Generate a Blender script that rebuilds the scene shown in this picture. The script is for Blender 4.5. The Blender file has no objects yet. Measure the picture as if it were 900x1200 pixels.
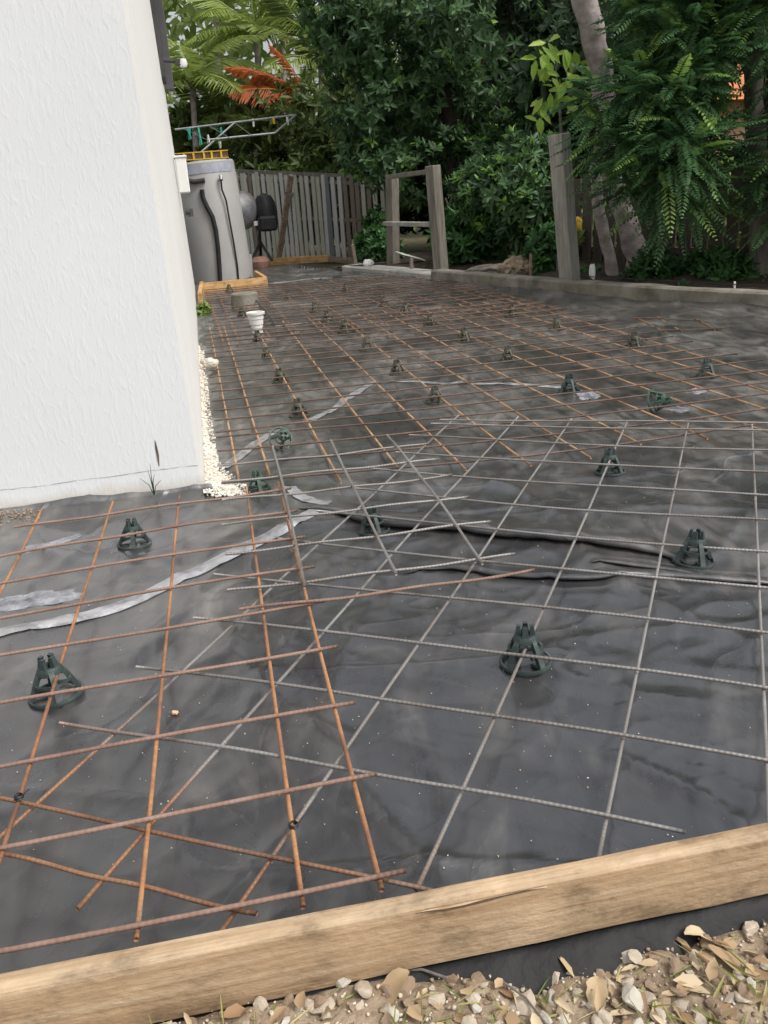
import bpy, bmesh, math, random
import numpy as np
from mathutils import Vector, Matrix, Quaternion

S = bpy.context.scene
COL = S.collection
R = math.radians
rng = np.random.default_rng(7)
random.seed(7)

# ------------------------------------------------------------------ camera
F_PX, PITCH, ROLL, CAM_Z = 1010.0, 0.351276, -0.068132, 0.86
cam = bpy.data.cameras.new('camera')
cam_ob = bpy.data.objects.new('camera', cam)
COL.objects.link(cam_ob)
cam.sensor_fit = 'VERTICAL'
cam.sensor_height = 24.0
cam.lens = F_PX / 1200.0 * 24.0
cam.clip_start = 0.05
cam.clip_end = 2000.0
_F = Vector((0, math.cos(PITCH), -math.sin(PITCH)))
_U = Vector((0, math.sin(PITCH), math.cos(PITCH)))
_X = Vector((1, 0, 0))
_c, _s = math.cos(ROLL), math.sin(ROLL)
CX, CU = _c * _X + _s * _U, -_s * _X + _c * _U
rot = Matrix((CX, CU, -_F)).transposed()
cam_ob.matrix_world = Matrix.Translation((0, 0, CAM_Z)) @ rot.to_4x4()
S.camera = cam_ob

# ------------------------------------------------------------------ light
SUN_EL, SUN_AZ = R(54), R(123)          # azimuth clockwise from +y: high, behind the viewer
w = bpy.data.worlds.new('World')
S.world = w
w.use_nodes = True
nt = w.node_tree
bg = nt.nodes['Background']
sky = nt.nodes.new('ShaderNodeTexSky')
sky.sky_type = 'NISHITA'
sky.sun_disc = False
sky.sun_elevation = SUN_EL
sky.sun_rotation = SUN_AZ
sky.dust_density = 6.0
sky.air_density = 1.3
sky.ozone_density = 0.6
hs = nt.nodes.new('ShaderNodeHueSaturation')      # thin white overcast: most of the blue is gone
hs.inputs['Saturation'].default_value = 0.30
nt.links.new(sky.outputs[0], hs.inputs['Color'])
nt.links.new(hs.outputs[0], bg.inputs[0])
bg.inputs[1].default_value = 0.15
sun = bpy.data.lights.new('sun', 'SUN')
sun.energy = 0.85
sun.angle = R(12)
sun.color = (1.0, 0.965, 0.92)
sun_ob = bpy.data.objects.new('sun', sun)
COL.objects.link(sun_ob)
_sd = Vector((math.sin(SUN_AZ) * math.cos(SUN_EL), math.cos(SUN_AZ) * math.cos(SUN_EL), math.sin(SUN_EL)))
sun_ob.rotation_euler = (-_sd).to_track_quat('-Z', 'Y').to_euler()
sun_ob.location = (0, -5, 20)
S.view_settings.view_transform = 'Standard'
S.view_settings.look = 'None'
S.view_settings.gamma = 1.0
S.view_settings.exposure = 0.43
S.cycles.max_bounces = 6
S.cycles.transparent_max_bounces = 4

# ------------------------------------------------------------------ surveying helpers
def ray(u, v):
    return (CX * ((u - 450) / F_PX) - CU * ((v - 600) / F_PX) + _F)
def gp(u, v, z=0.0):
    """where the sight line of a surveyed point meets the level z"""
    d = ray(u, v); t = (z - CAM_Z) / d.z
    return Vector((d.x * t, d.y * t, z))
def dp(u, v, Y):
    """point of a sight line at forward distance Y"""
    d = ray(u, v); t = Y / d.y
    return Vector((d.x * t, Y, CAM_Z + d.z * t))

def sight(p):
    '''picture coordinates (900 x 1200 frame) of a point'''
    q = Vector(p) - Vector((0, 0, CAM_Z)); z = q.dot(_F)
    return 450 + F_PX * q.dot(CX) / z, 600 - F_PX * q.dot(CU) / z

# ------------------------------------------------------------------ mesh helpers
def tag(o, label=None, cat=None, group=None, kind=None):
    if label: o['label'] = label
    if cat: o['category'] = cat
    if group: o['group'] = group
    if kind: o['kind'] = kind
    return o
def link(name, me, mat=None, parent=None, loc=None):
    o = bpy.data.objects.new(name, me)
    COL.objects.link(o)
    if mat is not None and me is not None and not me.materials:
        me.materials.append(mat)
    if parent is not None: o.parent = parent
    if loc is not None: o.location = loc
    return o
def empty(name, loc=(0, 0, 0), rz=0.0):
    o = bpy.data.objects.new(name, None)
    COL.objects.link(o)
    o.location = loc; o.rotation_euler = (0, 0, rz)
    o.empty_display_size = 0.1
    return o
def npmesh(name, V, Fq, smooth=False, attr=None, uv=None):
    """fast mesh from numpy verts (N,3) and faces (M,k)"""
    V = np.asarray(V, np.float32); Fq = np.asarray(Fq, np.int32)
    m, k = Fq.shape
    me = bpy.data.meshes.new(name)
    me.vertices.add(len(V)); me.vertices.foreach_set('co', V.ravel())
    me.loops.add(m * k); me.loops.foreach_set('vertex_index', Fq.ravel())
    me.polygons.add(m); me.polygons.foreach_set('loop_start', np.arange(m, dtype=np.int32) * k)
    if smooth: me.polygons.foreach_set('use_smooth', np.ones(m, bool))
    me.update(calc_edges=True)
    if attr is not None:
        a = me.attributes.new('rnd', 'FLOAT', 'FACE'); a.data.foreach_set('value', np.asarray(attr, np.float32))
    if uv is not None:
        l = me.uv_layers.new(name='UVMap'); l.data.foreach_set('uv', np.asarray(uv, np.float32)[Fq.ravel()].ravel())
    return me
class MB:
    """collects simple solids into one mesh"""
    def __init__(s): s.v = []; s.f = []; s.uv = None
    def add(s, V, Fs):
        o = len(s.v); s.v += [tuple(p) for p in V]; s.f += [tuple(i + o for i in f) for f in Fs]; return s
    def box(s, c, d, rz=0.0, M=None, taper=1.0):
        hx, hy, hz = d[0] / 2, d[1] / 2, d[2] / 2
        V = [Vector((x * (taper if z > 0 else 1), y * (taper if z > 0 else 1), z)) for x, y, z in
             [(-hx, -hy, -hz), (hx, -hy, -hz), (hx, hy, -hz), (-hx, hy, -hz), (-hx, -hy, hz), (hx, -hy, hz), (hx, hy, hz), (-hx, hy, hz)]]
        m = M if M is not None else Matrix.Rotation(rz, 3, 'Z')
        return s.add([m @ p + Vector(c) for p in V], [(0, 3, 2, 1), (4, 5, 6, 7), (0, 1, 5, 4), (1, 2, 6, 5), (2, 3, 7, 6), (3, 0, 4, 7)])
    def beam(s, a, b, wx, wy, up=Vector((0, 0, 1)), taper=1.0):
        a, b = Vector(a), Vector(b); d = b - a; z = d.normalized()
        x = up.cross(z)
        if x.length < 1e-4: x = Vector((1, 0, 0))
        x.normalize(); y = z.cross(x)
        M = Matrix((x, y, z)).transposed()
        return s.box((a + b) / 2, (wx, wy, d.length), M=M, taper=taper)
    def tube(s, pts, r, n=8, cap=True):
        pts = [Vector(p) for p in pts]; rs = r if hasattr(r, '__len__') else [r] * len(pts)
        o = len(s.v); x = None
        for i, p in enumerate(pts):
            d = (pts[min(i + 1, len(pts) - 1)] - pts[max(i - 1, 0)]).normalized()
            if x is None: x = d.orthogonal().normalized()
            x = (x - d * x.dot(d)).normalized(); y = d.cross(x)
            for k in range(n):
                a = 2 * math.pi * k / n
                s.v.append(tuple(p + (x * math.cos(a) + y * math.sin(a)) * rs[i]))
        for i in range(len(pts) - 1):
            for k in range(n):
                a, b = o + i * n + k, o + i * n + (k + 1) % n
                s.f.append((a, b, b + n, a + n))
        if cap:
            s.f.append(tuple(o + k for k in reversed(range(n))))
            e = o + (len(pts) - 1) * n; s.f.append(tuple(e + k for k in range(n)))
        return s
    def lathe(s, prof, n=24, c=(0, 0, 0), a0=0.0, a1=2 * math.pi):
        o = len(s.v); full = abs(a1 - a0 - 2 * math.pi) < 1e-6; m = n if full else n + 1
        for r_, z in prof:
            for k in range(m):
                a = a0 + (a1 - a0) * k / n
                s.v.append((c[0] + r_ * math.cos(a), c[1] + r_ * math.sin(a), c[2] + z))
        for i in range(len(prof) - 1):
            for k in range(n):
                a, b = o + i * m + k, o + i * m + (k + 1) % m
                s.f.append((a, b, b + m, a + m))
        return s
    def mesh(s, name, smooth=False, bevel=0.0, seg=1):
        me = bpy.data.meshes.new(name); me.from_pydata(s.v, [], s.f); me.update()
        if bevel > 0:
            bm = bmesh.new(); bm.from_mesh(me)
            bmesh.ops.bevel(bm, geom=bm.edges[:], offset=bevel, segments=seg, affect='EDGES', profile=0.7)
            bm.to_mesh(me); bm.free()
        if smooth:
            me.polygons.foreach_set('use_smooth', np.ones(len(me.polygons), bool))
            me.set_sharp_from_angle(angle=R(38))
        return me
    def build(s, name, mat, parent=None, smooth=False, bevel=0.0, loc=None, seg=1):
        return link(name, s.mesh(name, smooth, bevel, seg), mat, parent, loc)

# value noise on arrays (for terrain and the plastic sheet)
def vnoise(x, y, seed=0):
    xi, yi = np.floor(x).astype(np.int64), np.floor(y).astype(np.int64)
    fx, fy = x - xi, y - yi
    fx = fx * fx * (3 - 2 * fx); fy = fy * fy * (3 - 2 * fy)
    def h(a, b):
        n = (a * 374761393 + b * 668265263 + seed * 974634777) & 0x7fffffff
        n = (n ^ (n >> 13)) * 1274126177 & 0x7fffffff
        return ((n ^ (n >> 16)) & 0xffff) / 65535.0
    return (h(xi, yi) * (1 - fx) + h(xi + 1, yi) * fx) * (1 - fy) + (h(xi, yi + 1) * (1 - fx) + h(xi + 1, yi + 1) * fx) * fy
def seg_dist(x, y, pts):
    """distance to a polyline, signed side and fraction along it"""
    best = np.full(x.shape, 1e9); side = np.zeros(x.shape); frac = np.zeros(x.shape)
    n = len(pts) - 1
    for i in range(n):
        ax, ay = pts[i][0], pts[i][1]; dx, dy = pts[i + 1][0] - ax, pts[i + 1][1] - ay
        L = dx * dx + dy * dy
        t = np.clip(((x - ax) * dx + (y - ay) * dy) / L, 0, 1)
        ex, ey = x - ax - t * dx, y - ay - t * dy
        d = np.hypot(ex, ey); m = d < best
        best = np.where(m, d, best); frac = np.where(m, (i + t) / n, frac)
        side = np.where(m, np.sign(dx * ey - dy * ex), side)
    return best, side, frac

# ------------------------------------------------------------------ materials
def new_mat(name):
    m = bpy.data.materials.new(name); m.use_nodes = True
    nt = m.node_tree; b = nt.nodes['Principled BSDF']
    return m, nt, b
def N(nt, t, **kw):
    n = nt.nodes.new(t)
    for k, v in kw.items():
        if k in n.inputs: n.inputs[k].default_value = v
        else: setattr(n, k, v)
    return n
def ramp(nt, fac, stops):
    r = nt.nodes.new('ShaderNodeValToRGB'); e = r.color_ramp.elements
    while len(e) > 1: e.remove(e[-1])
    for i, (p, c) in enumerate(stops):
        x = e[0] if i == 0 else e.new(p)
        x.position = p; x.color = (c[0], c[1], c[2], 1) if hasattr(c, '__len__') else (c, c, c, 1)
    nt.links.new(fac, r.inputs[0]); return r
def coords(nt, kind='Object', scale=(1, 1, 1), rot=(0, 0, 0)):
    t = nt.nodes.new('ShaderNodeTexCoord'); m = nt.nodes.new('ShaderNodeMapping')
    m.inputs['Scale'].default_value = scale; m.inputs['Rotation'].default_value = rot
    nt.links.new(t.outputs[kind], m.inputs[0]); return m.outputs[0]
def bump(nt, b, fac, strength=0.3, dist=0.01, prev=None):
    n = N(nt, 'ShaderNodeBump', Strength=strength, Distance=dist)
    nt.links.new(fac, n.inputs['Height'])
    if prev is not None: nt.links.new(prev, n.inputs['Normal'])
    nt.links.new(n.outputs[0], b.inputs['Normal']); return n.outputs[0]
def noise_mat(name, stops, scale=6.0, detail=8.0, rough=0.8, bstr=0.3, bdist=0.01, bscale=None, stretch=(1, 1, 1), spec=0.3, metal=0.0, rough2=None):
    m, nt, b = new_mat(name)
    co = coords(nt, 'Object', stretch)
    n = N(nt, 'ShaderNodeTexNoise', Scale=scale, Detail=detail, Roughness=0.62)
    nt.links.new(co, n.inputs['Vector'])
    r = ramp(nt, n.outputs['Fac'], stops)
    nt.links.new(r.outputs[0], b.inputs['Base Color'])
    b.inputs['Roughness'].default_value = rough
    b.inputs['Specular IOR Level'].default_value = spec
    b.inputs['Metallic'].default_value = metal
    if bstr:
        n2 = N(nt, 'ShaderNodeTexNoise', Scale=bscale or scale * 4, Detail=6.0)
        nt.links.new(co, n2.inputs['Vector'])
        bump(nt, b, n2.outputs['Fac'], bstr, bdist)
    return m
BARS_A = {'V':[[[-0.695,0.721],[-0.769,1.138],[-0.844,1.555],[-0.921,1.972],[-0.999,2.388]],[[-0.513,0.751],[-0.585,1.169],[-0.657,1.587],[-0.728,2.004],[-0.798,2.422]],[[-0.324,0.784],[-0.393,1.202],[-0.464,1.619],[-0.536,2.037],[-0.608,2.455]],[[-0.13,0.817],[-0.201,1.234],[-0.271,1.652],[-0.341,2.07],[-0.411,2.488]],[[-0.034,0.833],[-0.106,1.251],[-0.177,1.668],[-0.246,2.086],[-0.316,2.504]]],'H':[[[-1.659,0.568],[-1.245,0.639],[-0.831,0.711],[-0.417,0.783],[-0.003,0.855]],[[-1.688,0.739],[-1.275,0.815],[-0.861,0.891],[-0.449,0.969],[-0.037,1.05]],[[-1.719,0.924],[-1.306,1.002],[-0.894,1.08],[-0.482,1.162],[-0.07,1.248]],[[-1.751,1.113],[-1.339,1.193],[-0.926,1.272],[-0.515,1.357],[-0.104,1.445]],[[-1.779,1.278],[-1.368,1.364],[-0.957,1.451],[-0.547,1.548],[-0.136,1.638]],[[-1.803,1.416],[-1.395,1.52],[-0.986,1.623],[-0.58,1.741],[-0.168,1.825]],[[-1.842,1.643],[-1.431,1.736],[-1.021,1.829],[-0.613,1.935],[-0.202,2.024]],[[-1.002,2.017],[-0.813,2.083],[-0.622,2.139],[-0.43,2.185],[-0.235,2.22]],[[-1.019,2.236],[-0.832,2.285],[-0.645,2.33],[-0.457,2.372],[-0.268,2.411]]]}
BARS_B = {'V':[[[0.327,0.546],[0.565,1.121],[0.803,1.696],[1.041,2.272],[1.278,2.847]],[[0.139,0.623],[0.376,1.199],[0.613,1.775],[0.85,2.35],[1.088,2.925]],[[-0.052,0.702],[0.187,1.277],[0.425,1.852],[0.661,2.428],[0.897,3.004]],[[-0.239,0.779],[0.001,1.353],[0.239,1.928],[0.475,2.504],[0.711,3.081]],[[-0.417,0.852],[-0.186,1.43],[0.048,2.007],[0.286,2.582],[0.528,3.155]],[[-0.6,0.927],[-0.369,1.505],[-0.142,2.085],[0.083,2.666],[0.313,3.244]]],'H':[[[-0.547,0.953],[-0.457,0.919],[-0.367,0.885],[-0.277,0.851],[-0.187,0.817]],[[-1.113,1.261],[-0.455,1.02],[0.198,0.768],[0.846,0.503],[1.494,0.238]],[[-0.576,1.269],[-0.338,1.185],[-0.101,1.097],[0.133,1.005],[0.366,0.908]],[[-0.489,1.446],[0.05,1.249],[0.577,1.023],[1.101,0.792],[1.627,0.561]],[[-0.415,1.633],[0.126,1.439],[0.653,1.211],[1.177,0.976],[1.701,0.742]],[[-0.407,1.853],[0.147,1.641],[0.694,1.412],[1.239,1.178],[1.784,0.945]],[[-0.276,2.061],[0.25,1.809],[0.79,1.591],[1.335,1.383],[1.879,1.174]],[[-0.186,2.251],[0.333,1.989],[0.869,1.768],[1.411,1.562],[1.952,1.354]],[[-0.097,2.425],[0.418,2.162],[0.953,1.95],[1.494,1.752],[2.034,1.552]],[[-0.043,2.614],[0.478,2.353],[1.014,2.128],[1.555,1.917],[2.097,1.704]],[[0.053,2.78],[0.569,2.525],[1.107,2.32],[1.648,2.126],[2.189,1.929]],[[0.108,2.981],[0.633,2.73],[1.176,2.522],[1.722,2.323],[2.268,2.122]],[[0.197,3.114],[0.736,2.919],[1.276,2.725],[1.812,2.52],[2.348,2.315]],[[0.234,3.171],[0.779,2.997],[1.324,2.822],[1.861,2.631],[2.397,2.435]]]}
BARS_C = {'V':[[[-0.18,1.684],[-0.223,1.972],[-0.267,2.26],[-0.313,2.548],[-0.362,2.835]],[[0.018,1.715],[-0.028,2.003],[-0.074,2.29],[-0.12,2.578],[-0.165,2.866]],[[0.21,1.745],[0.17,2.034],[0.127,2.322],[0.079,2.609],[0.028,2.896]]],'H':[[[-0.313,1.614],[-0.155,1.63],[0.003,1.651],[0.161,1.677],[0.317,1.708]],[[-0.353,1.71],[-0.191,1.729],[-0.029,1.75],[0.132,1.775],[0.292,1.801]],[[-0.388,1.922],[-0.224,1.942],[-0.06,1.966],[0.103,1.992],[0.266,2.021]],[[-0.43,2.131],[-0.264,2.149],[-0.098,2.17],[0.068,2.193],[0.234,2.218]],[[-0.458,2.328],[-0.291,2.342],[-0.124,2.36],[0.042,2.384],[0.207,2.413]],[[-0.485,2.5],[-0.318,2.521],[-0.15,2.541],[0.017,2.562],[0.184,2.583]],[[-0.528,2.687],[-0.352,2.695],[-0.178,2.712],[-0.006,2.74],[0.165,2.777]]]}
BARS_D = {'V':[[[-0.463,2.677],[-0.645,3.625],[-0.826,4.573],[-1.007,5.52],[-1.189,6.468]],[[-0.359,2.663],[-0.542,3.619],[-0.724,4.575],[-0.907,5.531],[-1.089,6.487]],[[-0.126,2.558],[-0.314,3.55],[-0.501,4.543],[-0.687,5.535],[-0.872,6.528]],[[0.056,2.673],[-0.128,3.646],[-0.309,4.619],[-0.485,5.593],[-0.663,6.567]],[[0.268,2.593],[0.087,3.597],[-0.096,4.599],[-0.282,5.601],[-0.47,6.603]],[[0.473,2.591],[0.283,3.603],[0.102,4.616],[-0.07,5.631],[-0.249,6.644]],[[0.674,2.637],[0.475,3.645],[0.282,4.653],[0.094,5.663],[-0.094,6.673]],[[0.869,2.75],[0.664,3.738],[0.468,4.727],[0.28,5.718],[0.1,6.71]],[[1.092,2.751],[0.883,3.748],[0.68,4.746],[0.483,5.745],[0.292,6.746]],[[1.309,2.765],[1.083,3.766],[0.87,4.769],[0.674,5.775],[0.492,6.783]],[[1.501,2.801],[1.27,3.801],[1.056,4.803],[0.864,5.81],[0.692,6.821]],[[1.651,2.829],[1.459,3.836],[1.266,4.843],[1.073,5.85],[0.881,6.856]],[[1.826,2.862],[1.639,3.87],[1.452,4.878],[1.266,5.886],[1.079,6.894]]],'H':[[[-0.508,2.606],[0.12,2.649],[0.742,2.723],[1.348,2.881],[1.953,3.045]],[[-0.546,2.809],[0.08,2.858],[0.705,2.917],[1.318,3.042],[1.924,3.2]],[[-0.582,2.998],[0.044,3.052],[0.665,3.13],[1.282,3.235],[1.894,3.358]],[[-0.62,3.203],[0.009,3.238],[0.631,3.312],[1.247,3.419],[1.862,3.531]],[[-0.632,3.266],[0.597,3.496],[1.825,3.727]],[[-0.669,3.462],[0.56,3.693],[1.788,3.923]],[[-0.706,3.659],[0.523,3.889],[1.751,4.12]],[[-0.743,3.856],[0.486,4.086],[1.715,4.316]],[[-0.779,4.052],[0.449,4.283],[1.678,4.513]],[[-0.816,4.249],[0.412,4.479],[1.641,4.71]],[[-0.853,4.445],[0.375,4.676],[1.604,4.906]],[[-0.89,4.642],[0.339,4.872],[1.567,5.103]],[[-0.927,4.839],[0.302,5.069],[1.53,5.299]],[[-0.964,5.035],[0.265,5.266],[1.493,5.496]],[[-1.001,5.232],[0.228,5.462],[1.457,5.692]],[[-1.037,5.428],[0.191,5.659],[1.42,5.889]],[[-1.074,5.625],[0.154,5.855],[1.383,6.086]],[[-1.111,5.821],[0.117,6.052],[1.346,6.282]],[[-1.148,6.018],[0.08,6.248],[1.309,6.479]],[[-1.185,6.215],[0.044,6.445],[1.272,6.675]]]}

M = {}
def leaf_mat(name, stops, trans=0.3, rough=0.45):
    m, nt, b = new_mat(name)
    a = N(nt, 'ShaderNodeAttribute'); a.attribute_name = 'rnd'
    r = ramp(nt, a.outputs['Fac'], stops)
    nt.links.new(r.outputs[0], b.inputs['Base Color'])
    b.inputs['Roughness'].default_value = rough
    b.inputs['Specular IOR Level'].default_value = 0.4
    t = N(nt, 'ShaderNodeBsdfTranslucent'); nt.links.new(r.outputs[0], t.inputs['Color'])
    mx = N(nt, 'ShaderNodeMixShader'); mx.inputs[0].default_value = trans
    nt.links.new(b.outputs[0], mx.inputs[1]); nt.links.new(t.outputs[0], mx.inputs[2])
    nt.links.new(mx.outputs[0], nt.nodes['Material Output'].inputs[0])
    return m
M['leaf_dark'] = leaf_mat('leaf_dark', [(0, (.03, .072, .030)), (.5, (.070, .140, .055)), (.84, (.115, .22, .075)), (.95, (.19, .36, .07)), (1, (.26, .46, .09))])
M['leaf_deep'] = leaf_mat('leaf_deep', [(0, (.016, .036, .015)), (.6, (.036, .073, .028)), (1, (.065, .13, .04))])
M['leaf_feather'] = leaf_mat('leaf_feather', [(0, (.038, .098, .045)), (.5, (.09, .19, .075)), (.85, (.15, .28, .085)), (1, (.29, .46, .10))], .35)
M['leaf_lime'] = leaf_mat('leaf_lime', [(0, (.17, .32, .035)), (.6, (.30, .47, .055)), (1, (.42, .55, .10))], .4)
M['leaf_palm'] = leaf_mat('leaf_palm', [(0, (.17, .24, .06)), (.5, (.33, .42, .11)), (1, (.54, .60, .22))], .4)
M['leaf_palm_dark'] = leaf_mat('leaf_palm_dark', [(0, (.05, .085, .022)), (.5, (.09, .135, .032)), (1, (.18, .23, .06))], .35)
M['leaf_orange'] = leaf_mat('leaf_orange', [(0, (.32, .07, .035)), (.5, (.48, .13, .04)), (1, (.60, .22, .05))], .45)
M['leaf_shrub'] = leaf_mat('leaf_shrub', [(0, (.03, .085, .025)), (.6, (.055, .15, .04)), (1, (.10, .25, .06))], .3)
M['leaf_far'] = leaf_mat('leaf_far', [(0, (.09, .15, .035)), (.5, (.19, .28, .065)), (1, (.38, .46, .16))], .4)
M['grass'] = leaf_mat('grass', [(0, (.16, .22, .05)), (.5, (.30, .33, .10)), (1, (.50, .44, .22))], .3)
M['dry'] = leaf_mat('dry', [(0, (.32, .20, .11)), (.5, (.50, .375, .225)), (1, (.64, .53, .36))], .15, .75)
M['bark'] = noise_mat('bark', [(.3, (.10, .085, .07)), (.55, (.19, .17, .15)), (.75, (.30, .28, .25))], 9, 8, .9, .7, .02, 22, (1, 1, .35))
M['bark_pale'] = noise_mat('bark_pale', [(.3, (.17, .14, .13)), (.5, (.30, .26, .25)), (.72, (.44, .40, .38))], 7, 8, .85, .4, .01, 25, (1, 1, 1.6))
M['bark_dark'] = noise_mat('bark_dark', [(.3, (.035, .028, .022)), (.7, (.10, .08, .065))], 8, 8, .9, .7, .02, 22, (1, 1, .3))
M['soil'] = noise_mat('soil', [(.3, (.13, .095, .065)), (.5, (.26, .20, .14)), (.7, (.42, .345, .25))], 14, 10, .95, .8, .012, 60)
M['stone'] = noise_mat('stone', [(.3, (.38, .31, .23)), (.5, (.54, .46, .36)), (.72, (.68, .61, .51))], 30, 8, .9, .5, .004, 140)
M['stone_pale'] = noise_mat('stone_pale', [(.3, (.50, .46, .38)), (.7, (.68, .64, .56))], 30, 8, .9, .5, .004, 140)
M['stone_brown'] = noise_mat('stone_brown', [(.3, (.24, .17, .115)), (.7, (.40, .30, .21))], 30, 8, .9, .5, .004, 140)
M['sandstone'] = noise_mat('sandstone', [(.3, (.55, .45, .34)), (.45, (.70, .65, .56)), (.7, (.78, .75, .69))], 16, 8, .95, .6, .006, 90)
M['ground'] = noise_mat('ground', [(.3, (.07, .055, .035)), (.5, (.12, .10, .06)), (.7, (.10, .13, .05))], 2.5, 10, .95, .6, .03, 14)
M['mulch'] = noise_mat('mulch', [(.3, (.025, .019, .014)), (.6, (.058, .044, .031)), (.8, (.12, .09, .06))], 10, 10, .95, .9, .03, 35)
M['concrete'] = noise_mat('concrete', [(.28, (.10, .09, .065)), (.5, (.20, .185, .15)), (.72, (.31, .29, .25))], 5, 10, .9, .5, .008, 45)
M['concrete_pale'] = noise_mat('concrete_pale', [(.28, (.26, .25, .22)), (.5, (.38, .37, .34)), (.72, (.48, .47, .45))], 6, 10, .9, .4, .006, 45)
M['grey_wood'] = noise_mat('grey_wood', [(.28, (.17, .16, .14)), (.5, (.30, .29, .26)), (.72, (.42, .40, .36))], 4, 9, .9, .5, .006, 10, (9, 9, .8))
M['grey_wood_dark'] = noise_mat('grey_wood_dark', [(.28, (.09, .08, .065)), (.5, (.17, .155, .13)), (.72, (.26, .25, .21))], 4, 9, .9, .5, .006, 10, (9, 9, .8))
M['paling_a'] = noise_mat('paling_a', [(.25, (.30, .29, .26)), (.5, (.48, .47, .44)), (.75, (.60, .59, .56))], 3, 9, .9, .5, .005, 10, (8, 8, .6))
M['paling_b'] = noise_mat('paling_b', [(.25, (.24, .245, .17)), (.5, (.41, .41, .34)), (.75, (.53, .53, .46))], 3, 9, .9, .5, .005, 10, (8, 8, .6))
M['paling_c'] = noise_mat('paling_c', [(.25, (.10, .08, .065)), (.5, (.19, .155, .125)), (.75, (.28, .24, .20))], 3, 9, .9, .5, .005, 10, (8, 8, .6))
M['paling_blue'] = noise_mat('paling_blue', [(.25, (.11, .125, .135)), (.75, (.20, .22, .235))], 3, 9, .9, .4, .004, 10, (8, 8, .6))
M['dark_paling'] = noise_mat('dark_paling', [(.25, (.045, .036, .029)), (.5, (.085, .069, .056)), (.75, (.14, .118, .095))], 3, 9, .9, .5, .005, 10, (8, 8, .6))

# pine: grain runs along local x
def pine(name, c0, c1, c2):
    m, nt, b = new_mat(name)
    co = coords(nt, 'Object', (1.3, 34, 34))
    n = N(nt, 'ShaderNodeTexNoise', Scale=1.6, Detail=7.0, Roughness=.6, Distortion=.5); nt.links.new(co, n.inputs['Vector'])
    r = ramp(nt, n.outputs['Fac'], [(.3, c0), (.5, c1), (.7, c2)])
    co2 = coords(nt, 'Object', (1, 1.6, 1.6))
    n2 = N(nt, 'ShaderNodeTexNoise', Scale=11.0, Detail=8.0, Roughness=.65); nt.links.new(co2, n2.inputs['Vector'])
    r2 = ramp(nt, n2.outputs['Fac'], [(.36, .58), (.46, .90), (.56, 1.0), (.68, 1.22)])
    mx = N(nt, 'ShaderNodeMix', data_type='RGBA', blend_type='MULTIPLY'); mx.inputs[0].default_value = 1
    nt.links.new(r.outputs[0], mx.inputs[6]); nt.links.new(r2.outputs[0], mx.inputs[7])
    # dark knots
    vo = N(nt, 'ShaderNodeTexVoronoi', Scale=1.0); co3 = coords(nt, 'Object', (4.3, 11, 11)); nt.links.new(co3, vo.inputs['Vector'])
    r3 = ramp(nt, vo.outputs['Distance'], [(.03, (.38, .27, .20)), (.12, (1, 1, 1))])
    mx2 = N(nt, 'ShaderNodeMix', data_type='RGBA', blend_type='MULTIPLY'); mx2.inputs[0].default_value = .8
    nt.links.new(mx.outputs[2], mx2.inputs[6]); nt.links.new(r3.outputs[0], mx2.inputs[7])
    nt.links.new(mx2.outputs[2], b.inputs['Base Color'])
    b.inputs['Roughness'].default_value = .75; b.inputs['Specular IOR Level'].default_value = .25
    cf = coords(nt, 'Object', (4, 170, 170))
    nf = N(nt, 'ShaderNodeTexNoise', Scale=1.5, Detail=6.0, Roughness=.7); nt.links.new(cf, nf.inputs['Vector'])
    rf = ramp(nt, nf.outputs['Fac'], [(.34, (.62, .56, .50)), (.5, (1, 1, 1)), (.68, (1.12, 1.10, 1.06))])
    mf = N(nt, 'ShaderNodeMix', data_type='RGBA', blend_type='MULTIPLY'); mf.inputs[0].default_value = .5
    nt.links.new(mx2.outputs[2], mf.inputs[6]); nt.links.new(rf.outputs[0], mf.inputs[7])
    ns = N(nt, 'ShaderNodeTexNoise', Scale=38.0, Detail=9.0, Roughness=.75); nt.links.new(co2, ns.inputs['Vector'])
    rs = ramp(nt, ns.outputs['Fac'], [(.60, 0.0), (.68, .75)])
    ms = N(nt, 'ShaderNodeMix', data_type='RGBA'); nt.links.new(rs.outputs[0], ms.inputs[0]); nt.links.new(mf.outputs[2], ms.inputs[6]); ms.inputs[7].default_value = (.24, .175, .12, 1)
    nt.links.new(ms.outputs[2], b.inputs['Base Color'])
    p = bump(nt, b, nf.outputs['Fac'], .35, .002)
    n4 = N(nt, 'ShaderNodeTexNoise', Scale=90.0, Detail=5.0); nt.links.new(co2, n4.inputs['Vector'])
    bump(nt, b, n4.outputs['Fac'], .5, .003, p)
    return m
M['pine'] = pine('pine', (.32, .21, .120), (.445, .318, .198), (.545, .42, .285))
M['pine_orange'] = pine('pine_orange', (.42, .24, .10), (.55, .34, .15), (.64, .43, .22))
M['plank_weathered'] = pine('plank_weathered', (.16, .12, .085), (.26, .20, .145), (.34, .27, .20))

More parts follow.
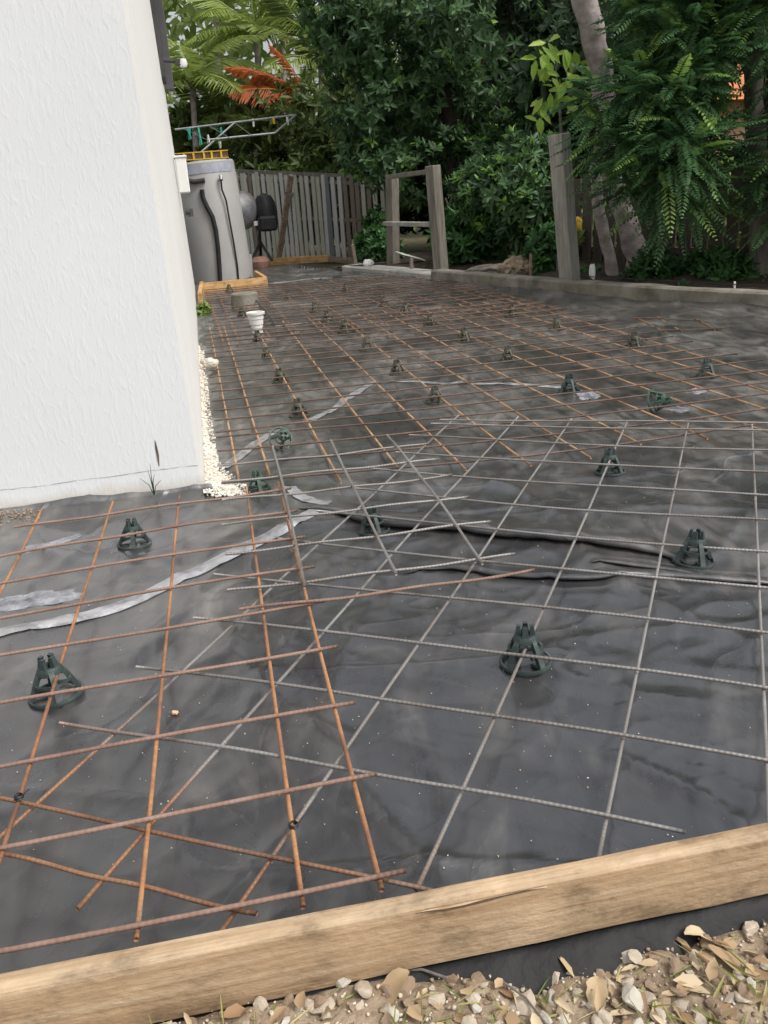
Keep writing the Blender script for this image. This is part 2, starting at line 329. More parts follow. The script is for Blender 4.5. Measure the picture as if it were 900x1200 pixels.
# render-coated wall: vertical trowel strokes as relief
def render_wall(name, col, strokes):
    m, nt, b = new_mat(name)
    co = coords(nt, 'Object', (1, 1, 1))
    n = N(nt, 'ShaderNodeTexNoise', Scale=1.3, Detail=6.0); nt.links.new(co, n.inputs['Vector'])
    r = ramp(nt, n.outputs['Fac'], [(.3, tuple(c * .94 for c in col)), (.7, col)])
    b.inputs['Roughness'].default_value = .85; b.inputs['Specular IOR Level'].default_value = .2
    # dirt splashed near the ground
    g = N(nt, 'ShaderNodeTexCoord'); sx = N(nt, 'ShaderNodeSeparateXYZ'); nt.links.new(g.outputs['Object'], sx.inputs[0])
    n3 = N(nt, 'ShaderNodeTexNoise', Scale=9.0, Detail=8.0, Roughness=.7); nt.links.new(co, n3.inputs['Vector'])
    ma = N(nt, 'ShaderNodeMath', operation='MULTIPLY_ADD'); nt.links.new(n3.outputs['Fac'], ma.inputs[0]); ma.inputs[1].default_value = -.09
    nt.links.new(sx.outputs['Z'], ma.inputs[2])
    r4 = ramp(nt, ma.outputs[0], [(0.0, 1.0), (.03, 0.0)]); r4.color_ramp.elements[0].position = 0.0
    mx = N(nt, 'ShaderNodeMix', data_type='RGBA'); nt.links.new(r4.outputs[0], mx.inputs[0])
    nt.links.new(r.outputs[0], mx.inputs[6]); mx.inputs[7].default_value = (.55, .47, .36, 1)
    mm = N(nt, 'ShaderNodeMath', operation='MULTIPLY'); nt.links.new(r4.outputs[0], mm.inputs[0]); mm.inputs[1].default_value = .45
    nt.links.new(mm.outputs[0], mx.inputs[0])
    nt.links.new(mx.outputs[2], b.inputs['Base Color'])
    if strokes:
        co2 = coords(nt, 'Object', (1, 1, .30))
        n2 = N(nt, 'ShaderNodeTexNoise', Scale=75.0, Detail=3.0, Roughness=.5, Distortion=.6); nt.links.new(co2, n2.inputs['Vector'])
        rr = ramp(nt, n2.outputs['Fac'], [(.50, 0.0), (.64, 1.0)])
        p = bump(nt, b, rr.outputs[0], .15, .003)
        n5 = N(nt, 'ShaderNodeTexNoise', Scale=150.0, Detail=4.0); nt.links.new(co, n5.inputs['Vector'])
        bump(nt, b, n5.outputs['Fac'], .25, .0015, p)
    else:
        n5 = N(nt, 'ShaderNodeTexNoise', Scale=30.0, Detail=5.0); nt.links.new(co, n5.inputs['Vector'])
        bump(nt, b, n5.outputs['Fac'], .2, .002)
    return m
M['render'] = render_wall('render', (.73, .75, .76), True)
M['render_smooth'] = render_wall('render_smooth', (.79, .785, .755), False)

# black polythene with dried mud film, plus sky sheen painted into its colour
def plastic():
    m, nt, b = new_mat('black_polythene')
    co = coords(nt, 'Object', (1, 1, 1))
    n = N(nt, 'ShaderNodeTexNoise', Scale=1.7, Detail=8.0, Roughness=.54, Distortion=.8); nt.links.new(co, n.inputs['Vector'])
    co2 = coords(nt, 'Object', (1, .45, 1), (0, 0, .5))
    n2 = N(nt, 'ShaderNodeTexNoise', Scale=7.0, Detail=9.0, Roughness=.60, Distortion=1.4); nt.links.new(co2, n2.inputs['Vector'])
    ad = N(nt, 'ShaderNodeMath', operation='MULTIPLY'); nt.links.new(n.outputs['Fac'], ad.inputs[0]); nt.links.new(n2.outputs['Fac'], ad.inputs[1])
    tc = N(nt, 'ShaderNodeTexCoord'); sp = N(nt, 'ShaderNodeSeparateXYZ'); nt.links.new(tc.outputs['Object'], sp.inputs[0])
    mr = N(nt, 'ShaderNodeMapRange'); nt.links.new(sp.outputs['Y'], mr.inputs[0]); mr.inputs[1].default_value = .9; mr.inputs[2].default_value = 3.2; mr.inputs[3].default_value = -.05; mr.inputs[4].default_value = .060  # paler from front to middle: sky sheen put into the dust colour
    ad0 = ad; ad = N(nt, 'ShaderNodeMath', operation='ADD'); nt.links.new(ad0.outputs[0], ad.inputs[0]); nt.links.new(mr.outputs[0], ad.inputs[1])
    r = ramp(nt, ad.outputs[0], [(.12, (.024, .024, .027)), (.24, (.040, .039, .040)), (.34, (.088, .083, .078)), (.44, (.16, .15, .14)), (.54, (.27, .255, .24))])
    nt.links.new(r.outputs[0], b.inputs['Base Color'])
    rr = ramp(nt, ad.outputs[0], [(.12, .24), (.26, .32), (.44, .60)])
    nt.links.new(rr.outputs[0], b.inputs['Roughness'])
    b.inputs['Specular IOR Level'].default_value = .9; b.inputs['Coat Weight'].default_value = .7; b.inputs['Coat Roughness'].default_value = .22
    n3 = N(nt, 'ShaderNodeTexNoise', Scale=22.0, Detail=5.0, Roughness=.55, Distortion=1.5); nt.links.new(co2, n3.inputs['Vector'])
    p = bump(nt, b, n3.outputs['Fac'], .13, .007)
    # crisp fold lines: ridges of a distorted noise
    for sc, st, di, cc in ((1.6, .34, .014, co), (5.0, .12, .005, co2)):
        nn = N(nt, 'ShaderNodeTexNoise', Scale=sc, Detail=2.5, Roughness=.5, Distortion=1.0); nt.links.new(cc, nn.inputs['Vector'])
        a1 = N(nt, 'ShaderNodeMath', operation='SUBTRACT'); nt.links.new(nn.outputs['Fac'], a1.inputs[0]); a1.inputs[1].default_value = .5
        a2 = N(nt, 'ShaderNodeMath', operation='ABSOLUTE'); nt.links.new(a1.outputs[0], a2.inputs[0])
        a3 = ramp(nt, a2.outputs[0], [(0.0, 1.0), (.022, .42), (.07, .08), (.16, 0.0)])
        p = bump(nt, b, a3.outputs[0], st, di, p)
    n4 = N(nt, 'ShaderNodeTexNoise', Scale=140.0, Detail=3.0); nt.links.new(co, n4.inputs['Vector'])
    bump(nt, b, n4.outputs['Fac'], .12, .0015, p)
    return m
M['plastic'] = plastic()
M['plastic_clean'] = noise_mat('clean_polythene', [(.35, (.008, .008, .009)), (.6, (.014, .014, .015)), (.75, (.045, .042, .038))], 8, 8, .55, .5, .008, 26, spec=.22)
def tape_mat():
    m, nt, b = new_mat('cloth_tape')
    co = coords(nt, 'Object', (1, 1, 1))
    n = N(nt, 'ShaderNodeTexNoise', Scale=18.0, Detail=7.0, Distortion=1.0); nt.links.new(co, n.inputs['Vector'])
    r = ramp(nt, n.outputs['Fac'], [(.3, (.24, .24, .25)), (.5, (.44, .44, .455)), (.7, (.58, .58, .60))])
    nt.links.new(r.outputs[0], b.inputs['Base Color']); b.inputs['Roughness'].default_value = .34
    b.inputs['Metallic'].default_value = .5
    n2 = N(nt, 'ShaderNodeTexNoise', Scale=45.0, Detail=4.0, Distortion=2.0); nt.links.new(co, n2.inputs['Vector'])
    bump(nt, b, n2.outputs['Fac'], .6, .004)
    return m
M['tape'] = tape_mat()
def film_mat():
    m, nt, b = new_mat('water_film')
    co = coords(nt, 'Object', (1, 1, 1))
    n = N(nt, 'ShaderNodeTexNoise', Scale=24.0, Detail=8.0, Roughness=.65); nt.links.new(co, n.inputs['Vector'])
    r = ramp(nt, n.outputs['Fac'], [(.35, (.12, .125, .14)), (.5, (.22, .225, .25)), (.68, (.36, .365, .39))])
    nt.links.new(r.outputs[0], b.inputs['Base Color'])
    r2 = ramp(nt, n.outputs['Fac'], [(.35, .10), (.65, .32)]); nt.links.new(r2.outputs[0], b.inputs['Roughness'])
    bump(nt, b, n.outputs['Fac'], .12, .003)
    return m
M['film'] = film_mat()
# ribbed reinforcing bar: UV u runs along the bar (1 = one rib pitch)
def bar_mat(name, stops, rough=.75, metal=.0, scale=7, rusty_end=False):
    m, nt, b = new_mat(name)
    co = coords(nt, 'Object', (1, 1, 1))
    n = N(nt, 'ShaderNodeTexNoise', Scale=scale, Detail=10.0, Roughness=.72); nt.links.new(co, n.inputs['Vector'])
    r = ramp(nt, n.outputs['Fac'], stops)
    nt.links.new(r.outputs[0], b.inputs['Base Color'])
    if rusty_end:      # the sheet has rusted from its near left corner
        g = N(nt, 'ShaderNodeTexCoord'); vm = N(nt, 'ShaderNodeVectorMath', operation='DOT_PRODUCT'); nt.links.new(g.outputs['Object'], vm.inputs[0]); vm.inputs[1].default_value = (.6, .8, 0)
        mm = N(nt, 'ShaderNodeMath', operation='MULTIPLY_ADD'); nt.links.new(n.outputs['Fac'], mm.inputs[0]); mm.inputs[1].default_value = .35; nt.links.new(vm.outputs['Value'], mm.inputs[2])
        k = ramp(nt, mm.outputs[0], [(0, 1), (1, 0)])
        mr = N(nt, 'ShaderNodeMapRange'); nt.links.new(mm.outputs[0], mr.inputs[0]); mr.inputs[1].default_value = -.90; mr.inputs[2].default_value = -.72; nt.links.new(mr.outputs[0], k.inputs[0])
        n9 = N(nt, 'ShaderNodeTexNoise', Scale=9.0, Detail=9.0, Roughness=.7); nt.links.new(co, n9.inputs['Vector'])
        r9 = ramp(nt, n9.outputs['Fac'], [(.3, (.13, .07, .045)), (.5, (.27, .14, .08)), (.68, (.36, .20, .11))])
        mx = N(nt, 'ShaderNodeMix', data_type='RGBA'); nt.links.new(k.outputs[0], mx.inputs[0]); nt.links.new(r.outputs[0], mx.inputs[6]); nt.links.new(r9.outputs[0], mx.inputs[7])
        nt.links.new(mx.outputs[2], b.inputs['Base Color'])
    b.inputs['Roughness'].default_value = rough; b.inputs['Metallic'].default_value = metal
    t = N(nt, 'ShaderNodeUVMap'); sx = N(nt, 'ShaderNodeSeparateXYZ'); nt.links.new(t.outputs[0], sx.inputs[0])
    a = N(nt, 'ShaderNodeMath', operation='MULTIPLY_ADD'); nt.links.new(sx.outputs['Y'], a.inputs[0]); a.inputs[1].default_value = 6.0; nt.links.new(sx.outputs['X'], a.inputs[2])
    mu = N(nt, 'ShaderNodeMath', operation='MULTIPLY'); nt.links.new(sx.outputs['X'], mu.inputs[0]); mu.inputs[1].default_value = 6.2832
    sn = N(nt, 'ShaderNodeMath', operation='SINE'); nt.links.new(mu.outputs[0], sn.inputs[0])
    p = bump(nt, b, sn.outputs[0], .26, .001)
    n2 = N(nt, 'ShaderNodeTexNoise', Scale=260.0, Detail=3.0); nt.links.new(co, n2.inputs['Vector'])
    bump(nt, b, n2.outputs['Fac'], .3, .001, p)
    return m
M['bar_orange'] = bar_mat('bar_orange', [(.32, (.09, .05, .035)), (.42, (.19, .09, .05)), (.52, (.30, .14, .065)), (.60, (.40, .20, .085)), (.70, (.24, .155, .11))], .85, 0, 5)
M['bar_tan'] = bar_mat('bar_tan', [(.3, (.17, .09, .05)), (.46, (.36, .19, .09)), (.58, (.52, .32, .17)), (.72, (.40, .29, .20))], .7, .1, 6)  # paler than the orange bars: sky highlights put into the rust colour
M['bar_brown'] = bar_mat('bar_brown', [(.3, (.13, .075, .055)), (.5, (.235, .145, .11)), (.66, (.30, .20, .165)), (.8, (.36, .29, .26))], .75)
M['bar_dark'] = bar_mat('bar_dark', [(.3, (.055, .038, .032)), (.5, (.105, .07, .055)), (.66, (.19, .12, .085)), (.8, (.26, .20, .17))], .75)
M['bar_grey'] = bar_mat('bar_grey', [(.25, (.14, .085, .06)), (.38, (.195, .168, .15)), (.55, (.262, .25, .237)), (.75, (.37, .364, .352))], .48, .35, 4, True)
M['chair'] = noise_mat('chair', [(.3, (.018, .030, .030)), (.55, (.040, .058, .055)), (.68, (.12, .125, .11))], 26, 9, .5, .25, .001, 200, spec=.45)
M['chair_green'] = noise_mat('chair_green', [(.3, (.035, .07, .05)), (.7, (.06, .105, .08))], 40, 5, .45, .15, .001, 200, spec=.5)
M['chair_olive'] = noise_mat('chair_olive', [(.3, (.045, .045, .032)), (.7, (.085, .082, .058))], 40, 5, .6, .15, .001, 200, spec=.4)
M['poly_grey'] = noise_mat('poly_grey', [(.3, (.29, .285, .28)), (.7, (.35, .345, .335))], 2.5, 6, .5, .15, .004, 12, spec=.4)
M['pvc_white'] = noise_mat('pvc_white', [(.3, (.60, .60, .58)), (.7, (.74, .74, .72))], 12, 6, .45, .1, .002, 30)
M['meter_white'] = noise_mat('meter_white', [(.3, (.70, .70, .68)), (.7, (.78, .78, .76))], 4, 6, .5, .05, .002, 30)
M['pipe_grey'] = noise_mat('pipe_grey', [(.3, (.24, .24, .235)), (.7, (.34, .34, .33))], 8, 5, .5, .1, .002, 30)
M['black_rubber'] = noise_mat('black_rubber', [(.3, (.012, .012, .013)), (.7, (.03, .03, .032))], 12, 5, .5, .1, .002, 60)
M['charcoal'] = noise_mat('charcoal', [(.3, (.045, .045, .047)), (.7, (.075, .075, .077))], 5, 5, .5, .08, .002, 40)
M['charcoal_light'] = noise_mat('charcoal_light', [(.3, (.085, .085, .088)), (.7, (.125, .125, .13))], 5, 5, .5, .08, .002, 40)
M['galv'] = noise_mat('galv', [(.3, (.18, .20, .195)), (.7, (.30, .32, .31))], 12, 6, .5, .1, .001, 60, metal=.5)
M['drum_metal'] = noise_mat('drum_metal', [(.3, (.17, .18, .19)), (.5, (.34, .35, .36)), (.62, (.26, .19, .14)), (.75, (.42, .40, .38))], 6, 7, .45, .2, .002, 40, metal=.4)
M['yellow'] = noise_mat('yellow', [(.3, (.62, .38, .03)), (.7, (.74, .50, .05))], 10, 5, .5, .1, .001, 60)
M['label_blue'] = noise_mat('label_blue', [(.35, (.28, .29, .33)), (.6, (.38, .40, .47))], 14, 6, .4, .05, .001, 40)
M['peg_white'] = noise_mat('peg_white', [(.3, (.62, .60, .55)), (.7, (.75, .73, .68))], 30, 4, .5, 0)
M['peg_green'] = noise_mat('peg_green', [(.3, (.03, .30, .22)), (.7, (.06, .42, .32))], 30, 4, .5, 0)
M['clay'] = noise_mat('clay', [(.3, (.30, .16, .12)), (.7, (.42, .25, .19))], 9, 6, .85, .3, .004, 40)
M['roof_tile'] = noise_mat('roof_tile', [(.3, (.42, .14, .06)), (.7, (.60, .24, .10))], 6, 7, .8, .3, .01, 30)
M['brick_wall'] = noise_mat('brick_wall', [(.3, (.38, .22, .14)), (.7, (.52, .34, .22))], 6, 7, .9, .3, .01, 30)
M['crack_dark'] = noise_mat('crack_dark', [(.3, (.10, .07, .045)), (.7, (.17, .12, .08))], 40, 5, .95, .3, .002, 100)
M['splinter'] = noise_mat('splinter', [(.3, (.55, .38, .24)), (.7, (.70, .53, .37))], 30, 6, .85, .5, .003, 120)
M['glass_dark'] = noise_mat('glass_dark', [(.3, (.015, .017, .02)), (.7, (.03, .032, .035))], 2, 3, .12, 0)
M['red_cloth'] = noise_mat('red_cloth', [(.3, (.45, .30, .03)), (.7, (.65, .46, .05))], 8, 4, .7, .1)

# ================================================================== THE SETTING
EX = Vector((math.cos(R(10.6)), math.sin(R(10.6)), 0))      # along the front wall of the house
EY = Vector((-EX.y, EX.x, 0))                               # along its side wall
CORNER = gp(243, 580, 0.0)
# front formwork board line
TA, TDIR = Vector((-0.2414, 0.7215, 0)), Vector((math.cos(R(9.5)), math.sin(R(9.5)), 0))
TN = Vector((-TDIR.y, TDIR.x, 0))
# kerb line (front face foot) along the right hand boundary
KP = [gp(u, v) for u, v in ((405, 320), (505, 330.5), (600, 340.5), (668, 347.5), (780, 357), (900, 365))]
KP = [KP[0] + (KP[0] - KP[1]).normalized() * .6] + KP + [KP[-1] + (KP[-1] - KP[-2]).normalized() * 3.0]
KA, KB = KP[1], KP[-2]
KD = (KB - KA).normalized(); KN = Vector((-KD.y, KD.x, 0))  # KN points away from the slab
if KN.x < 0: KN = -KN
KPX = [(p.x, p.y) for p in KP]
_side = math.copysign(1, KD.x * KN.y - KD.y * KN.x)
def kdist(x, y):
    '''signed distance from the kerb face, positive behind it'''
    d, sd, f = seg_dist(np.asarray(x, float), np.asarray(y, float), KPX)
    return d * sd * _side
def kpoint(s, off=0.0):
    '''point at arc length s along the kerb from its far end, pushed back by off'''
    for a, b in zip(KP[:-1], KP[1:]):
        L = (b - a).length
        if s <= L or b is KP[-1]:
            d = (b - a) / L; n = Vector((-d.y, d.x, 0)); n = n if n.dot(KN) > 0 else -n
            return a + d * s + n * off
        s -= L
def behind_kerb(u, off, z=.0):
    '''spot a given distance behind the kerb face lying on the sight line u'''
    s = min(np.linspace(.3, 10, 1500), key=lambda q: abs(sight(kpoint(q, off) + Vector((0, 0, z)))[0] - u))
    return kpoint(s, off) + Vector((0, 0, z))
KLEN = sum((b - a).length for a, b in zip(KP[:-1], KP[1:]))

ridge1 = [gp(u, v) for u, v in ((350, 598), (395, 603), (430, 613), (480, 619), (540, 624), (600, 633), (680, 641), (770, 655), (810, 668))]
ridge2 = [gp(u, v) for u, v in ((470, 675), (520, 672), (560, 676), (590, 679), (680, 684), (760, 682), (890, 688), (960, 690))]
ridge3 = [gp(u, v) for u, v in ((-40, 752), (30, 740), (100, 727), (150, 711), (210, 682), (260, 659), (320, 629), (360, 607), (385, 598))]
fold4 = [gp(u, v) for u, v in ((150, 790), (165, 770), (195, 735), (240, 705), (300, 680))]
fold5 = [gp(u, v) for u, v in ((700, 880), (790, 920), (850, 960), (880, 985))]
fold6 = [gp(u, v) for u, v in ((570, 900), (640, 860), (660, 800), (640, 740))]
fold7 = [gp(u, v) for u, v in ((430, 700), (410, 760), (390, 830), (350, 880))]
fold8 = [gp(u, v) for u, v in ((30, 690), (90, 650), (130, 610))]
fold9 = [gp(u, v) for u, v in ((640, 560), (740, 560), (840, 540), (900, 525))]
def hm(x, y):
    x = np.asarray(x, float); y = np.asarray(y, float)
    h = .014 * (vnoise(x * 1.9 + 5, y * 1.9, 1) - .5) + .004 * (vnoise(x * 6, y * 6, 2) - .5)
    wx, wy = x + .25 * vnoise(x * 1.7, y * 1.7, 3), y + .25 * vnoise(x * 1.7, y * 1.7, 4)
    for k, (a, sc, am, pw) in enumerate(((.4, 3.1, .0085, 9), (1.5, 4.3, .0075, 10), (2.6, 6.5, .0055, 9), (.9, 11, .0032, 8), (2.1, 17, .0020, 6))):
        u, v = wx * math.cos(a) + wy * math.sin(a), -wx * math.sin(a) + wy * math.cos(a)
        r_ = 1 - np.abs(2 * vnoise(u * sc, v * sc * .33, 10 + k) - 1)
        h = h + am * r_ ** pw
    def seam(pts, amp, near, far, sgn=1):
        d, side, fr = seg_dist(x, y, pts)
        s = d * side * sgn
        fade = np.clip(np.minimum(fr, 1 - fr) * 9, 0, 1)
        return fade * amp * np.where(s < 0, np.exp(-(s / near) ** 2), np.exp(-s / far))
    h = h + seam(ridge1, .006, .02, .08) + seam(ridge2, .004, .02, .06) + seam(ridge3, .007, .010, .03)
    for f, am, wd in ((fold4, .010, .018), (fold5, .008, .012), (fold6, .006, .02), (fold7, .006, .022), (fold8, .008, .02), (fold9, .006, .02)):
        h = h + seam(f, am, wd, wd)
    # hangs over the front edge
    d = (x - TA.x) * TN.x + (y - TA.y) * TN.y
    h = np.where(d < .0, np.maximum(h * .2 + .004 + d * .75 + np.clip(-d * 25, 0, 1) * .016 * (vnoise(x * 16 + y * 5, y * 9, 57) - .5), -.07), h)
    h = np.where((d >= 0) & (d < .05), h * .4 + .002, h)
    # tucks up against the kerb
    dk = -kdist(x, y)
    h = h + np.where(dk < .10, .03 * np.clip(1 - dk / .10, 0, 1) ** 2 * (.5 + vnoise(x * 4, y * 4, 8)), 0)
    return h
def H1(x, y): return float(hm(np.array([x]), np.array([y]))[0])

# far ground: one sheet to the horizon
n = 80
gx = np.concatenate([[-600, -200, -80, -30], np.linspace(-14, 14, n), [30, 80, 200, 600]])
gy = np.concatenate([[-600, -200, -60, -20], np.linspace(-6, 24, n), [40, 90, 200, 600]])
X, Y = np.meshgrid(gx, gy, indexing='ij')
Zg = -.075 + .02 * vnoise(X * .9, Y * .9, 20)
idx = np.arange(X.size).reshape(X.shape)
Q = np.stack([idx[:-1, :-1], idx[1:, :-1], idx[1:, 1:], idx[:-1, 1:]], -1).reshape(-1, 4)
tag(link('ground', npmesh('ground', np.stack([X, Y, Zg], -1).reshape(-1, 3), Q, True), M['ground']), kind='structure')

# garden soil behind the kerb and under the trees
a = np.linspace(0, KLEN, 130); b_ = np.linspace(.05, 4.5, 50)
A_, B_ = np.meshgrid(a, b_, indexing='ij')
_kp = [kpoint(q) for q in a]
X = np.array([p.x for p in _kp])[:, None] + KN.x * B_; Y = np.array([p.y for p in _kp])[:, None] + KN.y * B_
Zg = .04 + .05 * np.clip(B_ - .2, 0, 1) + .07 * (vnoise(X * 2.2, Y * 2.2, 31) - .4) + .03 * vnoise(X * 7, Y * 7, 32)
idx = np.arange(X.size).reshape(X.shape)
Q = np.stack([idx[:-1, :-1], idx[:-1, 1:], idx[1:, 1:], idx[1:, :-1]], -1).reshape(-1, 4)
tag(link('garden_soil', npmesh('garden_soil', np.stack([X, Y, Zg], -1).reshape(-1, 3), Q, True), M['mulch']), kind='structure')

# the black plastic sheet
xs = np.arange(-2.7, 4.2, .0135)
tt = [0.0]
while tt[-1] < 12.4: tt.append(tt[-1] + max(.0075, .0085 * (tt[-1] + .55)))
tt = np.array(tt)
X = np.repeat(xs[:, None], len(tt), 1)
front = TA.y + (xs - TA.x) * TDIR.y / TDIR.x - .085 - .012 * vnoise(xs * 9, xs * 0, 41)
Y = front[:, None] + tt[None, :]
Zs = hm(X, Y)
idx = np.arange(X.size).reshape(X.shape)
Q = np.stack([idx[:-1, :-1], idx[1:, :-1], idx[1:, 1:], idx[:-1, 1:]], -1).reshape(-1, 4)
# stays inside the kerb and the rear board
cx, cy = X.ravel()[Q].mean(1), Y.ravel()[Q].mean(1)
dk = kdist(cx, cy)
Q = Q[(dk < .06) & (cy < 12.9 - .25 * cx)]
VV = np.stack([X, Y, Zs], -1).reshape(-1, 3)
# flap turned up against the front wall of the house
na, nb = 110, 9
fa = np.linspace(-.02, 1.5, na)
fv = []
for i, t in enumerate(fa):
    top = .020 + .022 * vnoise(np.array([t * 5.]), np.array([.3]), 45)[0] + .012 * vnoise(np.array([t * 17.]), np.array([.7]), 46)[0]
    if t > .9: top += .02 * (t - .9)
    for j in range(nb):
        s = j / (nb - 1)
        out = .11 * (1 - s) ** 1.5 + .004
        p = CORNER - EX * t - EY * out
        fv.append((p.x, p.y, H1(p.x, p.y) - .002 + .0045 * min(1, s * 3) + top * s ** 2))
fi = np.arange(na * nb).reshape(na, nb) + len(VV)
FQ = np.stack([fi[:-1, :-1], fi[:-1, 1:], fi[1:, 1:], fi[1:, :-1]], -1).reshape(-1, 4)
used = np.concatenate([Q, FQ]); VV = np.concatenate([VV, np.array(fv)])
u_, inv = np.unique(used, return_inverse=True)
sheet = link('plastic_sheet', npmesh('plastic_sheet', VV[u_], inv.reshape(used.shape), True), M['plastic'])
tag(sheet, 'creased black plastic membrane spread under all the reinforcing mesh', 'plastic sheet')

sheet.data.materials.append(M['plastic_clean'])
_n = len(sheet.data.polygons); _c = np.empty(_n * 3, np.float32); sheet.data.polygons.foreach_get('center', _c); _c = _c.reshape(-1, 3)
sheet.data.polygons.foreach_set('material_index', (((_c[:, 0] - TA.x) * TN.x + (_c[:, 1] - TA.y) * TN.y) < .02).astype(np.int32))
# loose laps of the sheet standing up as rolled folds
def fold_lip(pts, sc):
    P = [Vector(p) for p in pts]; out = []
    for i in range(len(P) - 1):
        p0, p1, p2, p3 = P[max(i - 1, 0)], P[i], P[i + 1], P[min(i + 2, len(P) - 1)]
        for j in range(8):
            t = j / 8; out.append(.5 * ((2 * p1) + (p2 - p0) * t + (2 * p0 - 5 * p1 + 4 * p2 - p3) * t * t + (3 * p1 - p0 - 3 * p2 + p3) * t ** 3))
    out.append(P[-1]); n = len(out); V = []
    prof = ((.085, .000), (.055, .004), (.028, .011), (.008, .018), (-.006, .0195), (-.015, .017), (-.0185, .011), (-.014, .005), (-.006, .002), (.004, .0005))
    for i, p in enumerate(out):
        d = (out[min(i + 1, n - 1)] - out[max(i - 1, 0)]).normalized(); s = Vector((-d.y, d.x, 0))
        if s.y < 0: s = -s
        f = min(1, min(i, n - 1 - i) / n * 5 + .06); k = sc * f * (.8 + .45 * vnoise(np.array([i * .23]), np.array([sc * 31]), 77)[0])
        for a, z in prof:
            q = p + s * a * (k if a < .02 else sc * (.4 + .6 * f)); V.append((q.x, q.y, H1(q.x, q.y) + z * k + .0008))
    m = len(prof); idx = np.arange(n * m).reshape(n, m)
    Q = np.stack([idx[:-1, :-1], idx[1:, :-1], idx[1:, 1:], idx[:-1, 1:]], -1).reshape(-1, 4)
    return link('fold', npmesh('fold', V, Q, True), M['plastic'], sheet)
fold_lip(ridge1, 1.25); fold_lip(ridge2, .62)
fold_lip([gp(u, v) for u, v in ((690, 665), (760, 672), (840, 684), (930, 690))], .5)

# ------------------------------------------------------------------ silver tape
def tape(label, pts, w, cat='tape', torn=True):
    P = [gp(u, v) for u, v in pts]
    # resample
    out = []
    for i in range(len(P) - 1):
        k = max(2, int((P[i + 1] - P[i]).length / .012))
        out += [P[i].lerp(P[i + 1], j / k) for j in range(k)]
    out.append(P[-1])
    sm = [sum((out[max(0, min(len(out) - 1, i + d))] for d in range(-4, 5)), Vector()) / 9 for i in range(len(out))]
    V, n = [], 7
    for i, p in enumerate(sm):
        d = (sm[min(i + 1, len(sm) - 1)] - sm[max(i - 1, 0)]).normalized(); s = Vector((-d.y, d.x, 0))
        ww = w * (1 + .18 * (vnoise(np.array([i * .35]), np.array([w * 100]), 50)[0] - .5))
        for j in range(n):
            q = p + s * ww * (j / (n - 1) - .5)
            V.append((q.x, q.y, H1(q.x, q.y) + .0018 + .0022 * vnoise(np.array([i * .22]), np.array([j * .5]), 51)[0]))
    m = len(sm); idx = np.arange(m * n).reshape(m, n)
    Q = np.stack([idx[:-1, :-1], idx[:-1, 1:], idx[1:, 1:], idx[1:, :-1]], -1).reshape(-1, 4)
    o = link('tape_strip', npmesh('tape_strip', V, Q, True), M['tape'])
    return tag(o, label, cat, 'strips of silver tape on the plastic sheet')
tape('long silver tape strip curving from left edge towards the wall corner', ((-40, 752), (0, 744), (50, 735), (100, 726), (150, 710), (210, 681), (260, 658), (320, 628), (360, 606), (378, 597)), .045)
tape('short silver tape piece with curled dark end beside the long strip', ((338, 573), (352, 585), (372, 592), (392, 593)), .040)
tape('narrow silver tape strip by the gravel at the house side', ((258, 552), (277, 540), (300, 522), (325, 508)), .042)
tape('crumpled silver tape strip running uphill past a bar chair', ((363, 494), (385, 484), (402, 473), (436, 447)), .040)
tape('pale tape seam crossing the middle of the rusty mesh', ((436, 449), (480, 447), (525, 451), (600, 452), (657, 455), (698, 463)), .032)
tape('white tape strip at the far end by the timber box', ((313, 333), (345, 330), (385, 327), (420, 324)), .10)
tape('faint tape strip just right of the white pipe', ((322, 385), (350, 380), (392, 373)), .07)

# ------------------------------------------------------------------ shallow films of milky water on the plastic
def film(label, pts, seed):
    P = [gp(u, v) for u, v in pts]; c = sum(P, Vector()) / len(P); V = [(c.x, c.y, H1(c.x, c.y) + .0022)]; m = 90; k = 6
    for i in range(m):
        f = i / m * len(P); a = int(f); p = P[a % len(P)].lerp(P[(a + 1) % len(P)], f - a)
        p = c + (p - c) * (1 + .30 * (vnoise(np.array([i * .55 + seed]), np.array([seed * 3.1]), 86)[0] - .5) + .16 * (vnoise(np.array([i * 1.7 + seed]), np.array([seed * 1.3]), 87)[0] - .5))
        for j in range(1, k + 1):
            q = c.lerp(p, j / k); V.append((q.x, q.y, H1(q.x, q.y) + (.0022 if j < k else .0004)))
    F = []
    for i in range(m):
        a, b = 1 + i * k, 1 + ((i + 1) % m) * k
        F.append((0, a, b, 0)[:3]); F += [(a + j, a + j + 1, b + j + 1, b + j) for j in range(k - 1)]
    me = bpy.data.meshes.new('puddle'); me.from_pydata(V, [], F); me.polygons.foreach_set('use_smooth', np.ones(len(F), bool))
    tag(link('puddle', me, M['film']), label, 'puddle', 'thin puddles on the plastic')
film('milky puddle at the left edge just above the long tape', ((-30, 705), (10, 698), (45, 692), (75, 691), (95, 694), (93, 702), (70, 707), (30, 712), (-30, 720)), 1)
film('narrow pale puddle smear below the left part of the wall', ((26, 646), (60, 637), (93, 629), (95, 634), (62, 642), (34, 649)), 2)
film('small bright puddle right of the bar chair at the tape seam end', ((672, 463), (690, 459), (706, 463), (698, 469), (682, 471)), 3)
film('small puddle between the rusty bars near the right edge', ((798, 459), (815, 456), (832, 459), (815, 463)), 4)
film('small pale puddle beside the tipped green bar chair', ((775, 478), (795, 474), (812, 480), (795, 485)), 5)

